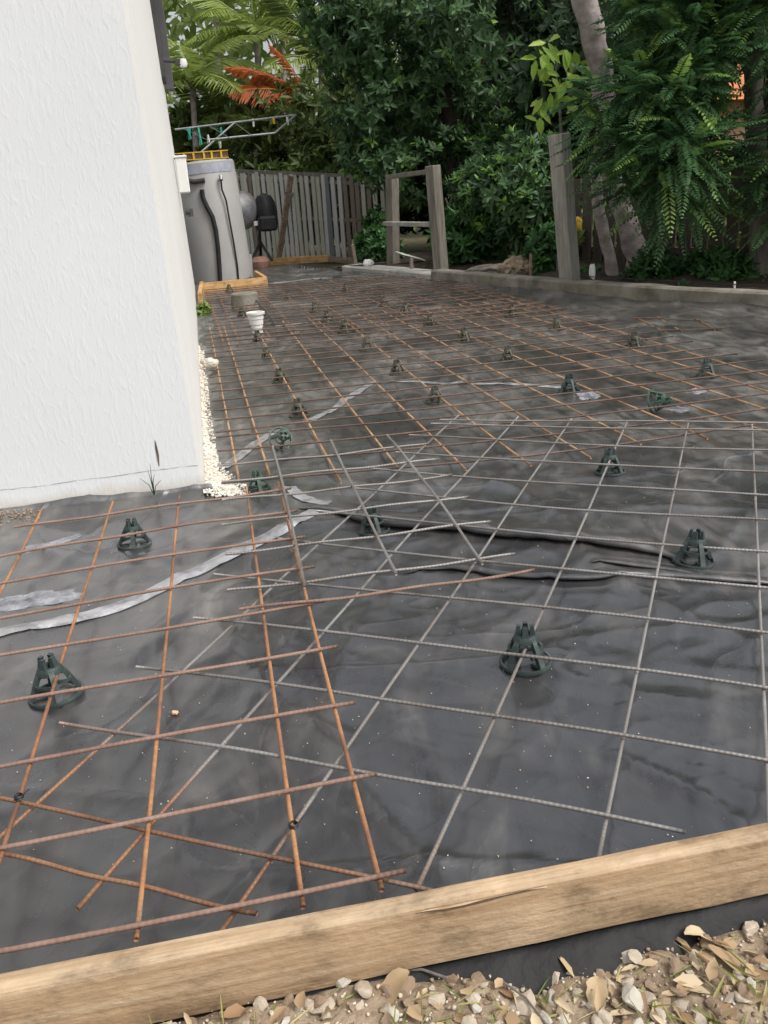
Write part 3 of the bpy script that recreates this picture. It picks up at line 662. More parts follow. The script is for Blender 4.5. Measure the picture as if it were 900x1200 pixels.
# ------------------------------------------------------------------ HOUSE
house = empty('house', CORNER, R(10.6))
tag(house, 'white rendered house wall filling the left side', 'house')
LEAN = .018
def hv(x, y, z): return (x - LEAN * max(z, 0), y, z)
def prism(x0, x1, y0, y1, z0, z1, lean=True):
    mb = MB(); f = hv if lean else (lambda *a: a)
    mb.add([f(x0, y0, z0), f(x1, y0, z0), f(x1, y1, z0), f(x0, y1, z0), f(x0, y0, z1), f(x1, y0, z1), f(x1, y1, z1), f(x0, y1, z1)],
           [(0, 3, 2, 1), (4, 5, 6, 7), (0, 1, 5, 4), (1, 2, 6, 5), (2, 3, 7, 6), (3, 0, 4, 7)])
    return mb
HL = 7.25      # length of the side wall
prism(-6, -.012, 0, .25, -.12, 3.6).build('front_wall', M['render'], house)
prism(-.25, 0, .252, HL, -.12, 3.6).build('side_wall', M['render_smooth'], house)
prism(-.012, .0, .0, .252, -.12, 3.6).build('corner_trim', M['render_smooth'], house)
prism(-6, -.25, HL - .25, HL, -.12, 3.6).build('rear_wall', M['render_smooth'], house)
# eaves and a hipped roof above the frame
mb = MB(); e = .45; z0 = 3.6
mb.add([(-6.5, -e, z0), (e, -e, z0), (e, HL + e, z0), (-6.5, HL + e, z0), (-6.5, -e, z0 + .16), (e, -e, z0 + .16), (e, HL + e, z0 + .16), (-6.5, HL + e, z0 + .16)],
       [(0, 3, 2, 1), (0, 1, 5, 4), (1, 2, 6, 5), (2, 3, 7, 6), (3, 0, 4, 7), (4, 5, 6, 7)])
mb.build('eaves', M['charcoal'], house)
mb = MB().add([(-6.5, -e, z0 + .165), (e, -e, z0 + .165), (e, HL + e, z0 + .165), (-6.5, HL + e, z0 + .165), (-6.5, HL / 2, z0 + 1.7), (-3.2, HL / 2, z0 + 1.7)],
              [(0, 1, 5, 4), (1, 2, 5), (2, 3, 4, 5), (3, 0, 4)])
mb.build('roof', M['charcoal_light'], house)
# dark downpipe and window hood near the rear corner, sensor light, meter box, tap
mb = MB().box((.065 - LEAN * 2.8, 6.62, 2.78), (.09, .09, 1.7)); mb.build('downpipe', M['charcoal_light'], house, bevel=.006)
mb = MB().box((.022 - LEAN * 2.8, 6.3, 2.80), (.05, .48, 1.66)); mb.build('window_hood', M['charcoal'], house, bevel=.004)
sl = MB().tube([(.0, 5.9, 2.08), (.10, 5.9, 2.07)], .018, 8).box((.12, 5.9, 2.06), (.05, .05, .05)).build('sensor_light', M['charcoal'], house, bevel=.003)
MB().lathe([(.002, .04), (.030, .035), (.038, .0), (.028, -.028), (.002, -.03)], 14, (.165, 5.9, 2.05)).build('lamp_head', M['meter_white'], sl, smooth=True)
bx_ = MB().box((.035, 5.2, 1.12), (.09, .30, .27)).build('meter_box', M['meter_white'], house, bevel=.008)
MB().box((.035, 5.2, 1.262), (.105, .32, .016)).build('lid', M['meter_white'], bx_, bevel=.003)
MB().tube([(.02, 4.7, .84), (.06, 4.7, .84)], .028, 10).tube([(.06, 4.7, .86), (.06, 4.7, .80)], .02, 8).build('wall_socket', M['charcoal'], house)
# gouge and hairline crack in the front wall (recess shown as dark slivers sunk in the coat)
def wall_pt(u, v):
    d = ray(u, v); nrm = EY
    t = (CORNER - Vector((0, 0, CAM_Z))).dot(nrm) / d.dot(nrm)
    P = Vector((0, 0, CAM_Z)) + d * t
    q = P - CORNER
    return (q.dot(EX), q.dot(EY), P.z)
mb = MB(); pts = [wall_pt(u, v) for u, v in ((181.5, 516), (183, 524), (185, 534), (186.5, 546))]
for wv, p in zip((.0012, .003, .003, .0012), pts): pass
V = []; 
for wv, p in zip((.001, .0034, .0036, .0012), pts): V += [(p[0] - wv, -.0015, p[2]), (p[0] + wv, -.0015, p[2])]
MB().add(V, [(0, 1, 3, 2), (2, 3, 5, 4), (4, 5, 7, 6)]).build('gouge', M['crack_dark'], house)
cr = [(0, 574), (30, 571.5), (55, 569), (90, 563), (135, 558), (175, 552), (205, 548), (237, 545)]
V = []; rr = random.Random(3); CP = []
for i in range(len(cr) - 1):
    for k in range(6):
        t = k / 6; CP.append(wall_pt(cr[i][0] * (1 - t) + cr[i + 1][0] * t, cr[i][1] * (1 - t) + cr[i + 1][1] * t))
for p in CP:
    j = rr.uniform(-.0012, .0012); wv = rr.uniform(.0002, .0010)
    V += [(p[0], -.0008, p[2] + j - wv), (p[0], -.0008, p[2] + j + wv)]
MB().add(V, [(2 * i, 2 * i + 2, 2 * i + 3, 2 * i + 1) for i in range(len(CP) - 1)]).build('hairline_crack', M['pipe_grey'], house)

# ------------------------------------------------------------------ front formwork board
def board(name, label, a, b, thick, z0, z1, mat, side=1, cat='board', bevel=.003, group=None, rag=0.0):
    a, b = Vector(a), Vector(b); d = b - a; L = d.length
    o = empty(name, (a.x, a.y, 0), math.atan2(d.y, d.x))
    tag(o, label, cat, group)
    mb = MB(); n = 60 if rag else 1
    V = []; 
    for i in range(n + 1):
        x = L * i / n
        j = [rag * (vnoise(np.array([x * 13.]), np.array([k * 3.7]), 60)[0] - .5) for k in range(4)]
        V += [(x, j[0], z0 + j[0]), (x, side * thick + j[1], z0), (x, side * thick + j[1], z1 + j[2]), (x, j[3], z1 + j[3])]
    Fs = [(0, 1, 2, 3)] + [(4 * n, 4 * n + 3, 4 * n + 2, 4 * n + 1)]
    for i in range(n):
        for k in range(4):
            p, q = 4 * i + k, 4 * i + (k + 1) % 4
            Fs.append((p, p + 4, q + 4, q) if side > 0 else (p, q, q + 4, p + 4))
    mb.add(V, Fs)
    me = mb.mesh(name + '_body', False, 0)
    bm = bmesh.new(); bm.from_mesh(me); bmesh.ops.recalc_face_normals(bm, faces=bm.faces[:])
    long_edges = [e for e in bm.edges if abs((e.verts[0].co - e.verts[1].co).normalized().x) > .9]
    bmesh.ops.bevel(bm, geom=long_edges, offset=bevel, segments=2, affect='EDGES', profile=.6)
    bm.to_mesh(me); bm.free()
    me.polygons.foreach_set('use_smooth', np.ones(len(me.polygons), bool)); me.set_sharp_from_angle(angle=R(40))
    link('plank', me, mat, o)
    return o
fb = board('formwork_board', 'thick sawn pine formwork board across the bottom front', TA - TDIR * 1.3, TA + TDIR * 1.9, .028, .010, .097, M['pine'], rag=.0016)
# loose splinter with its dark split on the upper edge of the board
def fb_local(u, v, z=None):
    P = gp(u, v, .097) if z is None else gp(u, v, z)
    q = P - Vector((fb.location.x, fb.location.y, 0))
    return q.dot(TDIR), q.dot(TN)
spl = [(487, 1061), (500, 1065), (520, 1065.5), (545, 1060), (570, 1054), (590, 1047), (615, 1041), (640, 1032)]
# the split sits on the front face of the board just under its top edge
V = []; Vs = []
for i, (u, v) in enumerate(spl):
    d = ray(u, v); o0 = Vector((0, 0, CAM_Z)); t = (TA - o0).dot(TN) / d.dot(TN); P = o0 + d * t
    x = (P - fb.location).dot(TDIR); z = min(P.z, .0945)
    wv = .0020 * math.sin(math.pi * (i + .4) / (len(spl) - .2)) + .0004
    V += [(x, -.0012, z - wv), (x, -.0012, z + wv)]
    hgt = .016 * math.sin(math.pi * (i + .3) / (len(spl) - .4))
    Vs += [(x, -.0018 - .001 * (i % 2), z + wv), (x, -.0022, min(z + hgt, .0965))]
nq = len(spl) - 1
MB().add(V, [(2 * i, 2 * i + 2, 2 * i + 3, 2 * i + 1) for i in range(nq)]).build('split', M['crack_dark'], fb)
MB().add(Vs, [(2 * i, 2 * i + 2, 2 * i + 3, 2 * i + 1) for i in range(nq)]).build('splinter', M['splinter'], fb)

# timber boxing beside the tank, and the rear edge board
p0, p1, p2 = gp(236, 342, .0), gp(238, 355, 0), gp(312, 336, 0)
board('boxing_board', 'orange pine boxing board in front of the grey tank', gp(238, 341, .02), gp(313, 333.5, .02), .045, .0, .10, M['pine_orange'], group='timber formwork at the back')
board('boxing_board', 'short pine boxing board running along the house side wall', gp(233, 356, 0), gp(235.5, 341, 0), .04, .0, .10, M['pine_orange'], side=-1, group='timber formwork at the back')
board('boxing_board', 'short pine return board at the right of the tank', gp(314, 333, .02), gp(302, 325, .02), .04, .0, .10, M['pine_orange'], side=1, group='timber formwork at the back')
board('boxing_board', 'low pine edge board at the foot of the rear fence', gp(296, 312, 0), gp(385, 307, 0), .04, .0, .10, M['pine_orange'], group='timber formwork at the back')
board('boxing_board', 'weathered edge board before the right half of rear fence', gp(384, 307, 0), gp(432, 311, 0), .04, .0, .08, M['plank_weathered'], group='timber formwork at the back')

# ------------------------------------------------------------------ kerb
def kerb(label, t0, t1, w, z1, mat):
    org = kpoint(t0)
    o = empty('garden_kerb', org)
    n = int((t1 - t0) / .10); V = []
    for i in range(n + 1):
        t = t0 + (t1 - t0) * i / n; j = [.010 * (vnoise(np.array([t * 5.]), np.array([k * 2.3]), 70)[0] - .5) + .004 * (vnoise(np.array([t * 23.]), np.array([k * 2.3]), 71)[0] - .5) for k in range(4)]
        P = [kpoint(t, f) - org for f in (j[0], j[1], .014 + j[1], w, w)]
        for p, z in zip(P, (-.05, z1 - .014 + j[2], z1 + j[2], z1 + j[3], -.05)): V.append((p.x, p.y, z))
    Fs = [(0, 1, 2, 3, 4), tuple(5 * n + k for k in (4, 3, 2, 1, 0))]
    for i in range(n):
        for k in range(5):
            p, q = 5 * i + k, 5 * i + (k + 1) % 5; Fs.append((p, p + 5, q + 5, q))
    me = MB().add(V, Fs).mesh('kerb_body')
    bm = bmesh.new(); bm.from_mesh(me); bmesh.ops.recalc_face_normals(bm, faces=bm.faces[:]); bm.to_mesh(me); bm.free()
    link('concrete_edge', me, mat, o)
    tag(o, label, 'kerb', 'concrete garden kerb on the right')
tkj = .6 + (KP[2] - KP[1]).length
kerb('long stained concrete garden kerb from leaning posts to the right edge', tkj + .01, KLEN, .14, .118, M['concrete'])
kerb('pale flat end piece of concrete kerb beyond the post frame', .5, tkj, .26, .085, M['concrete_pale'])

# ================================================================== REINFORCING MESH
def bar_mesh(name, pts, z, r=.0035, n=7, phase=0.0, wob=.0012):
    P = [Vector((p[0], p[1], z)) for p in pts]
    # smooth the surveyed points with a Catmull-Rom curve
    out = []
    for i in range(len(P) - 1):
        p0, p1, p2, p3 = P[max(i - 1, 0)], P[i], P[i + 1], P[min(i + 2, len(P) - 1)]
        k = 6
        for j in range(k):
            t = j / k
            out.append(.5 * ((2 * p1) + (p2 - p0) * t + (2 * p0 - 5 * p1 + 4 * p2 - p3) * t * t + (3 * p1 - p0 - 3 * p2 + p3) * t ** 3))
    out.append(P[-1])
    for i, p in enumerate(out): p.z += wob * math.sin(phase + i * .55)
    V, UV, F4 = [], [], []
    s = 0.0
    for i, p in enumerate(out):
        d = (out[min(i + 1, len(out) - 1)] - out[max(i - 1, 0)]).normalized()
        x = Vector((0, 0, 1)).cross(d).normalized(); y = d.cross(x)
        if i: s += (p - out[i - 1]).length
        for k in range(n + 1):
            a = 2 * math.pi * k / n
            V.append(p + (x * math.cos(a) + y * math.sin(a)) * r); UV.append((s / .0085, k / n))
    m = len(out); idx = np.arange(m * (n + 1)).reshape(m, n + 1)
    Q = np.stack([idx[:-1, :-1], idx[1:, :-1], idx[1:, 1:], idx[:-1, 1:]], -1).reshape(-1, 4)
    # end caps
    c0 = len(V); V.append(out[0]); UV.append((0, 0)); c1 = len(V); V.append(out[-1]); UV.append((0, 0))
    caps = [(c0, idx[0, k + 1], idx[0, k], c0) for k in range(n)] + [(c1, idx[-1, k], idx[-1, k + 1], c1) for k in range(n)]
    F = [tuple(q) for q in Q] + [c[:3] for c in caps]
    me = bpy.data.meshes.new(name); me.from_pydata([tuple(v) for v in V], [], [tuple(int(i) for i in f) for f in F])
    uvl = me.uv_layers.new(name='UVMap')
    li = np.empty(len(me.loops), np.int32); me.loops.foreach_get('vertex_index', li)
    uvl.data.foreach_set('uv', np.array(UV, np.float32)[li].ravel())
    me.polygons.foreach_set('use_smooth', np.ones(len(me.polygons), bool))
    return me
def clip_front(pts, margin=.012):
    """cut a bar off where it would meet the formwork board"""
    out = []
    for a, b in zip(pts[:-1], pts[1:]):
        k = 12
        for j in range(k): out.append((a[0] + (b[0] - a[0]) * j / k, a[1] + (b[1] - a[1]) * j / k))
    out.append(tuple(pts[-1]))
    lim = .028 + margin
    keep = [p for p in out if (p[0] - TA.x) * TN.x + (p[1] - TA.y) * TN.y > lim]
    if len(keep) == len(out): return pts
    m = 5; return [keep[round(i * (len(keep) - 1) / (m - 1))] for i in range(m)]
def mesh_sheet(label, bars, zl, zc, ml, mc, loc, r=.0035):
    o = empty('rebar_mesh', loc)
    tag(o, label, 'steel mesh', 'sheets of reinforcing mesh')
    for key, z, m in (('V', zl, ml), ('H', zc, mc)):
        for i, b in enumerate(bars[key]):
            b = clip_front(b)
            if len(b) < 2: continue
            mm = m[i % len(m)] if isinstance(m, (list, tuple)) else m
            me = bar_mesh('bar', [(p[0] - loc[0], p[1] - loc[1]) for p in b], z, r, phase=i * 1.7, wob=.0020)
            link('bar', me, M[mm], o)
    return o
OA = (0, 0, 0)
mesh_sheet('rusty mesh sheet in the left foreground with brown cross bars', BARS_A, .0610, .0686, 'bar_orange', 'bar_brown', (-.4, 1.5, 0))
mesh_sheet('grey steel mesh sheet covering the right foreground', BARS_B, .0460, .0536, 'bar_grey', 'bar_grey', (.4, 1.8, 0), .0032)
mesh_sheet('small grey mesh offcut lapped over the rusty sheets at centre', BARS_C, .0838, .0762, 'bar_grey', ['bar_brown', 'bar_grey', 'bar_grey', 'bar_grey', 'bar_grey', 'bar_grey', 'bar_grey'], (0, 2.3, 0))
mesh_sheet('wide rusty mesh sheet in the middle with orange long bars', BARS_D, .0310, .0386, 'bar_tan', 'bar_dark', (.2, 4.5, 0), .0037)
# the rear sheet: a regular 200 mm grid lapped over the middle one
oE, thE = gp(262, 402, .045), R(11.2)
cE, sE = math.cos(thE), math.sin(thE)
def gE(s, t): return (oE.x + cE * s - sE * t, oE.y + sE * s + cE * t)
def kerb_room(p): return -float(kdist(np.array([p[0]]), np.array([p[1]]))[0])
BARS_E = {'V': [], 'H': []}
for s in [0, .1] + [.3 + .2 * i for i in range(10)] + [2.2, 2.3]:
    ts = [t for t in np.linspace(-.05, 3.85, 60) if kerb_room(gE(s, t)) > .12]
    if len(ts) > 4: BARS_E['V'].append([gE(s, ts[0]), gE(s, (ts[0] + ts[-1]) / 2), gE(s, ts[-1])])
for j in range(20):
    ss = [s for s in np.linspace(-.03, 2.33, 60) if kerb_room(gE(s, j * .2)) > .12]
    if len(ss) > 4: BARS_E['H'].append([gE(ss[0], j * .2), gE((ss[0] + ss[-1]) / 2, j * .2), gE(ss[-1], j * .2)])
mesh_sheet('far rusty mesh sheet running back to the timber boxing', BARS_E, .0462, .0538, 'bar_orange', 'bar_dark', (-.4, 7.5, 0), .0037)
# small offcut lying on bare plastic at the right
q = lambda u, v: tuple(gp(u, v, .03))[:2]
BARS_F = {'V': [[q(744, 369), q(762, 377), q(780, 385)], [q(770, 368), q(785, 377), q(800, 385)], [q(814, 369), q(826, 376), q(838, 383)]],
          'H': [[q(745, 370.5), q(780, 371.5), q(822, 374)], [q(776, 384.5), q(815, 383.5), q(858, 381.5)]]}
mesh_sheet('small ladder shaped mesh offcut on bare plastic near the kerb', BARS_F, .012, .0196, 'bar_orange', 'bar_dark', (2, 5, 0))

# tie wires where two sheets meet
for u, v, lab in ((344, 967, 'dark wire tie knotted round a rusty bar near the board'), (361, 706, 'small wire tie at the corner of the grey offcut'), (22, 934, 'dark wire tie on the leftmost orange bar near the edge')):
    p = gp(u, v, .066)
    tw = MB().lathe([(.0055, -.004), (.0072, -.002), (.0055, 0), (.0072, .002), (.0055, .004)], 10, tuple(p))
    tw.tube([p + Vector((.006, 0, .001)), p + Vector((.011, .004, .006)), p + Vector((.013, .010, .005))], .0009, 5)
    tag(tw.build('tie_wire', M['black_rubber'], smooth=True), lab, 'wire tie', 'wire ties on the mesh')

# ================================================================== BAR CHAIRS
def chair_parts(mat):
    P = {}
    P['base_ring'] = MB().lathe([(.0435, .0), (.050, .0), (.0505, .004), (.049, .0075), (.0455, .0075), (.0435, .004), (.0435, .0)], 28).mesh('base_ring', True)
    leg = MB()
    prof = [(.047, .003, .0062), (.040, .018, .0058), (.033, .034, .0054), (.026, .048, .005), (.019, .060, .0046)]
    V = []
    for r_, z, wv in prof:
        V += [(r_ - .009, -wv, z), (r_, -wv, z + .002), (r_, wv, z + .002), (r_ - .009, wv, z)]
    Fs = [(0, 1, 2, 3), (19, 18, 17, 16)]
    for i in range(4):
        for k in range(4):
            a, b = 4 * i + k, 4 * i + (k + 1) % 4; Fs.append((a, a + 4, b + 4, b))
    leg.add(V, Fs)
    # gusset web standing inside each leg
    leg.add([(.044, -.0012, .004), (.044, .0012, .004), (.018, -.0012, .052), (.018, .0012, .052), (.030, -.0012, .012), (.030, .0012, .012)], [(0, 2, 4), (1, 5, 3), (0, 1, 3, 2), (4, 2, 3, 5), (0, 4, 5, 1)])
    P['leg'] = leg.mesh('leg')
    P['middle_ring'] = MB().lathe([(.0295, .030), (.034, .030), (.0335, .0345), (.029, .0345), (.0295, .030)], 22).mesh('middle_ring', True)
    P['collar'] = MB().lathe([(.012, .050), (.0235, .049), (.022, .058), (.019, .0625), (.012, .0625), (.012, .050)], 20).mesh('collar', True)
    pr = MB()
    pr.add([(.007, -.0068, .058), (.0195, -.0074, .058), (.0195, .0074, .058), (.007, .0068, .058),
            (.0105, -.0050, .074), (.0170, -.0050, .071), (.0170, .0050, .071), (.0105, .0050, .074),
            (.0080, -.0040, .080), (.0150, -.0044, .0815), (.0150, .0044, .0815), (.0080, .0040, .080)],
           [(0, 3, 2, 1)] + [(4 * i + k, 4 * i + (k + 1) % 4, 4 * i + 4 + (k + 1) % 4, 4 * i + 4 + k) for i in range(2) for k in range(4)] + [(8, 9, 10, 11)])
    P['prong'] = pr.mesh('prong')
    P['spoke'] = MB().box((.030, 0, .0025), (.030, .005, .004)).mesh('spoke')
    for me in P.values(): me.materials.append(M[mat])
    return P
CH = {k: chair_parts(k) for k in ('chair', 'chair_green', 'chair_olive')}
def chair(u, v, kind, label, rz, sc=1.0, tilt=None, z=None):
    p = gp(u, v, 0.0); h = H1(p.x, p.y)
    o = empty('bar_chair', (p.x, p.y, h + .001 if z is None else z), rz)
    if tilt: o.rotation_euler = (tilt[0], tilt[1], rz)
    o.scale = (sc, sc, sc)
    if not tilt: o.rotation_euler = (math.sin(u) * .05, math.cos(v * 1.7) * .05, rz)
    tag(o, label, 'bar chair', 'plastic bar chairs under the mesh')
    P = CH[kind]
    for nm in ('base_ring', 'middle_ring', 'collar'): link(nm, P[nm], None, o)
    for k in range(4):
        for nm, off in (('leg', 0), ('prong', 45), ('spoke', 0)):
            c = link(nm, P[nm], None, o); c.rotation_euler = (0, 0, R(90 * k + off))
D_, G_, O_ = 'chair', 'chair_green', 'chair_olive'
ROW1 = 'bar chair in the left diagonal row towards the tank, '
ROW2 = 'bar chair in the middle diagonal row of rusty mesh, '
for a in [
    (68, 822, D_, 'large dark green bar chair under an orange bar at the left edge', .5, 1.02),
    (158, 640, D_, 'dark green bar chair standing alone in front of the white wall', .2, .92),
    (616, 781, D_, 'dark bar chair nearest the pine board under the grey mesh', .62, 1.0),
    (812, 662, D_, 'dark bar chair at right standing clear between the grey bars', .15, .98),
    (438, 622, D_, 'black bar chair at the end of the black plastic fold, centre', .4, .9),
    (715, 555, D_, 'black bar chair with wide base under the far edge of the grey mesh', .7, .95),
    (304, 578, G_, 'paler green bar chair next to the gravel at the wall corner', .3, .86),
    (351, 489, O_, 'bar chair beside the crumpled tape strip, nearest one under orange bars', .5, .92),
    (329, 449, O_, 'bar chair in line behind the one beside the crumpled tape', .5, .92),
    (313, 420, O_, 'small dim bar chair between the white pipe and the tape chairs', .5, .8),
    (303, 401, O_, 'bar chair directly in front of the white pipe', .5, .95),
    (284, 372, O_, 'bar chair half hidden between the concrete stub and the white pipe', .5, .9),
    (269, 343, O_, 'tiny bar chair right against the orange boxing board', .5, .9),
    (338, 351, O_, ROW1 + 'the farthest one', .3, .9), (369, 366, O_, ROW1 + 'second from the far end', .6, .95),
    (384, 378, O_, ROW1 + 'third from the far end', .2, 1.0), (404, 391, O_, ROW1 + 'fourth from the far end', .5, 1.0),
    (431, 411, O_, ROW1 + 'fifth from the far end', .8, 1.0), (466, 438, O_, ROW1 + 'second from the near end', .4, .9),
    (510, 472, O_, ROW1 + 'the nearest one', .6, .88),
    (406, 342, O_, ROW2 + 'the farthest one', .3, .95), (450, 360, O_, ROW2 + 'second from the far end', .5, .95),
    (475, 369, O_, ROW2 + 'third from the far end', .2, 1.0), (504, 382, O_, ROW2 + 'fourth from the far end', .6, 1.0),
    (545, 401, O_, ROW2 + 'third from the near end', .4, 1.0), (596, 423, O_, ROW2 + 'second from the near end', .5, .92),
    (667, 461, D_, ROW2 + 'the nearest and darkest one', .3, 1.0),
    (600, 371, O_, 'farthest of the bar chairs along the right side of the rusty mesh', .2, 1.0),
    (652, 388, O_, 'second farthest bar chair along the right side of the rusty mesh', .5, .95),
    (743, 408, O_, 'third bar chair along the right side of the rusty mesh, olive', .3, 1.0),
    (828, 443, D_, 'nearest bar chair along the right side of the rusty mesh', .4, 1.0)]:
    chair(*a)
chair(330, 528, G_, 'toppled dark green bar chair beside the narrow tape strip', .3, .9, (R(62), R(12), 0), .045)
chair(764, 484, G_, 'tipped over green bar chair lying past the grey mesh edge', .9, .95, (R(74), R(-8), 0), .045)

# ================================================================== THINGS ON THE SLAB
p = gp(288, 362, 0)
st = tag(MB().lathe([(.0, .135), (.085, .135), (.108, .139), (.118, .13), (.122, .0), (.118, -.02)], 30, (0, 0, 0)).build('concrete_stub', M['concrete'], None, True, loc=p), 'round stained concrete pit riser near the tank boxing', 'pit riser')
p = gp(302, 391, 0)
pp = tag(MB().lathe([(.038, -.02), (.040, .04), (.043, .042), (.043, .062), (.048, .066), (.050, .10), (.054, .104), (.054, .128), (.064, .135), (.066, .15), (.060, .152), (.054, .148), (.050, .10), (.0, .09)], 30).build('white_pipe', M['pvc_white'], None, True, loc=p), 'white stepped plastic drain pipe end standing through the mesh', 'pipe')
cd = MB().tube([tuple(gp(u, v, .07)) for u, v in ((293, 341), (300, 352), (309, 363), (317, 374), (321, 381))], .006, 6)
tag(cd.build('black_cord', M['black_rubber'], smooth=True), 'thin black cord lying across the far mesh beside the concrete stub', 'cord')

# ================================================================== WATER TANK
TC = Vector((-1.80, 11.0, 0)); TR = .385
tank = empty('water_tank', TC)
tag(tank, 'tall grey cylindrical tank behind the wall corner', 'tank')
def lean(o): o.rotation_euler = (0, R(-3.2), 0)
tank.rotation_euler = (0, R(-3.0), 0)
MB().lathe([(.0, .0), (TR - .01, .0), (TR, .01), (TR, 1.22), (TR - .003, 1.225), (TR - .003, 1.34), (TR - .02, 1.36), (.0, 1.39)], 64).build('shell', M['poly_grey'], tank, True)
MB().lathe([(TR + .003, 1.225), (TR + .004, 1.225), (TR + .004, 1.325), (TR + .003, 1.325)], 40, a0=R(-110), a1=R(-20)).build('label_band', M['label_blue'], tank, True)
def on_tank(u, v, out=.03):
    d = ray(u, v); o0 = Vector((0, 0, CAM_Z)) - TC
    a = d.x ** 2 + d.y ** 2; b = 2 * (o0.x * d.x + o0.y * d.y); c = o0.x ** 2 + o0.y ** 2 - (TR + out) ** 2
    D = b * b - 4 * a * c
    t = (-b - math.sqrt(max(D, 0))) / (2 * a); P = o0 + d * t
    return Matrix.Rotation(R(3.0), 3, 'Y') @ P
MB().tube([on_tank(u, v, .02) for u, v in ((236.5, 222), (238, 232), (243, 243), (249, 254), (253, 270), (255.5, 290), (257, 310), (258, 329))], .026, 8).build('lagged_pipe', M['black_rubber'], tank, True)
MB().tube([on_tank(u, v, .012) for u, v in ((259, 212), (260, 222), (265, 235), (269, 258), (274, 285), (278, 310), (279.5, 328))], .011, 6).build('cable', M['black_rubber'], tank, True)
MB().tube([on_tank(258.5, 206, .005), on_tank(259, 211, .03)], .022, 8).build('valve', M['galv'], tank, True)
MB().tube([on_tank(216, 211, .03), on_tank(228, 213, .03), on_tank(240, 211, .01)], .026, 8).build('outlet_pipe', M['charcoal'], tank, True)
# yellow level lying on the tank
lv = empty('spirit_level', (TC.x + .30 - .3 - .068, TC.y - .16, 1.385), R(2))
tag(lv, 'yellow slotted level lying across the top of the tank', 'level')
mb = MB()
mb.box((0, 0, .005), (.70, .03, .010)).box((0, 0, .081), (.70, .03, .010))
xs_ = [-.35, -.27, -.17, -.15, -.06, -.04, .06, .08, .15, .17, .26, .28, .35]
for i in range(0, len(xs_) - 1):
    if i % 2 == 0: mb.box(((xs_[i] + xs_[i + 1]) / 2, 0, .043), (xs_[i + 1] - xs_[i], .0296, .066))
mb.build('rail', M['yellow'], lv)
MB().box((0, .002, .043), (.69, .006, .064)).build('web', M['crack_dark'], lv)
# short pipes rising beside the tank
for (u, v, v2, r_, m, lab) in ((292.5, 327, 298, .045, 'pipe_grey', 'short grey pipe stub standing at the right of the tank'), (290, 327, 304, .028, 'black_rubber', 'leaning black pipe stub in front of the tank')):
    a, b = gp(u, v, 0), None
    b = dp(u - (1.5 if r_ > .04 else 5), v2, a.y)
    tag(MB().tube([a, b], r_, 12).build('pipe_stub', M[m], None, True), lab, 'pipe')

# ================================================================== CONCRETE MIXER beside the tank
Ym = 13.0
mx = empty('concrete_mixer', dp(307, 300, Ym).xy.to_3d())
tag(mx, 'portable mixer with grey drum and black motor box on splayed legs', 'concrete mixer')
def ml(u, v, dy=0.0):
    P = dp(u, v, Ym + dy); return P - Vector(mx.location)
c0 = ml(283, 247)
mb = MB(); ax = Vector((-.55, -.75, .25)).normalized(); q_ = ax.to_track_quat('Z', 'Y')
tmp = MB().lathe([(.0, -.20), (.14, -.20), (.24, -.10), (.27, .0), (.25, .10), (.15, .25), (.14, .25), (.23, .09), (.25, 0), (.12, -.17)], 26)
MB().add([q_ @ Vector(p) + c0 for p in tmp.v], tmp.f).build('drum', M['drum_metal'], mx, True)
MB().lathe([(.0, -.27), (.12, -.26), (.165, -.18), (.17, .0), (.15, .12), (.10, .21), (.0, .25)], 20, tuple(ml(311, 248))).build('motor_cover', M['black_rubber'], mx, True)
MB().box(ml(312, 262, -.1), (.26, .30, .20), rz=R(20)).build('motor_base', M['black_rubber'], mx, bevel=.03)
MB().tube([ml(303, 240), ml(304.5, 285)], .022, 8).build('frame_tube', M['black_rubber'], mx, True)
for a, b in (((305, 284), (295, 304)), ((304, 282), (319, 305)), ((305, 284), (306, 303))):
    MB().tube([ml(*a), ml(b[0], b[1], .25 if b[0] == 306 else -.15)], .02, 8).build('leg', M['black_rubber'], mx, True)
MB().box(ml(300, 262, -.2), (.06, .05, .06)).build('switch', M['peg_white'], mx, bevel=.006)
bp = dp(305, 304, 12.7); bp.z = 0
bk = empty('clay_bucket', bp); tag(bk, 'reddish brown bucket under the mixer legs', 'bucket')
MB().lathe([(.0, .0), (.10, .0), (.115, .03), (.13, .10), (.10, .15), (.03, .165), (0, .165)], 20).build('body', M['clay'], bk, True)

# ================================================================== POSTS AND STAKES
def post_thing(name, label, base, top, w, mat, cat, group=None):
    o = empty(name, base); tag(o, label, cat, group)
    d = Vector(top) - Vector(base)
    mb = MB().beam(-d.normalized() * .12, d, w, w * .9, up=Vector((.75, .65, 0)))
    mb.build('shaft', M[mat], o, bevel=.006)
    return o
b0 = behind_kerb(668, .25, .08)
pt = post_thing('timber_post', 'tall leaning grey timber post standing at the kerb', b0, dp(655, 157, b0.y), .135, 'grey_wood', 'post')
fA = behind_kerb(517, .25, .05)
yB = fA.y + 1.35
fr = empty('post_frame', fA); tag(fr, 'weathered frame of two posts and two rails by the kerb', 'post frame')
def fl(u, v, Y): return dp(u, v, Y) - fA
MB().beam(fl(517.5, 324, fA.y), fl(507, 194, fA.y), .125, .11, up=Vector((.8, .6, 0))).build('post', M['grey_wood_dark'], fr, bevel=.006)
MB().beam(fl(461, 325, yB), fl(459.5, 207, yB), .125, .11, up=Vector((.8, .6, 0))).build('post', M['grey_wood_dark'], fr, bevel=.006)
MB().beam(fl(453, 262, yB - .12), fl(507, 263, fA.y + .02), .045, .10, up=Vector((0, 0, 1)).cross(Vector((1, 0, 0)))).build('rail', M['grey_wood'], fr, bevel=.004)
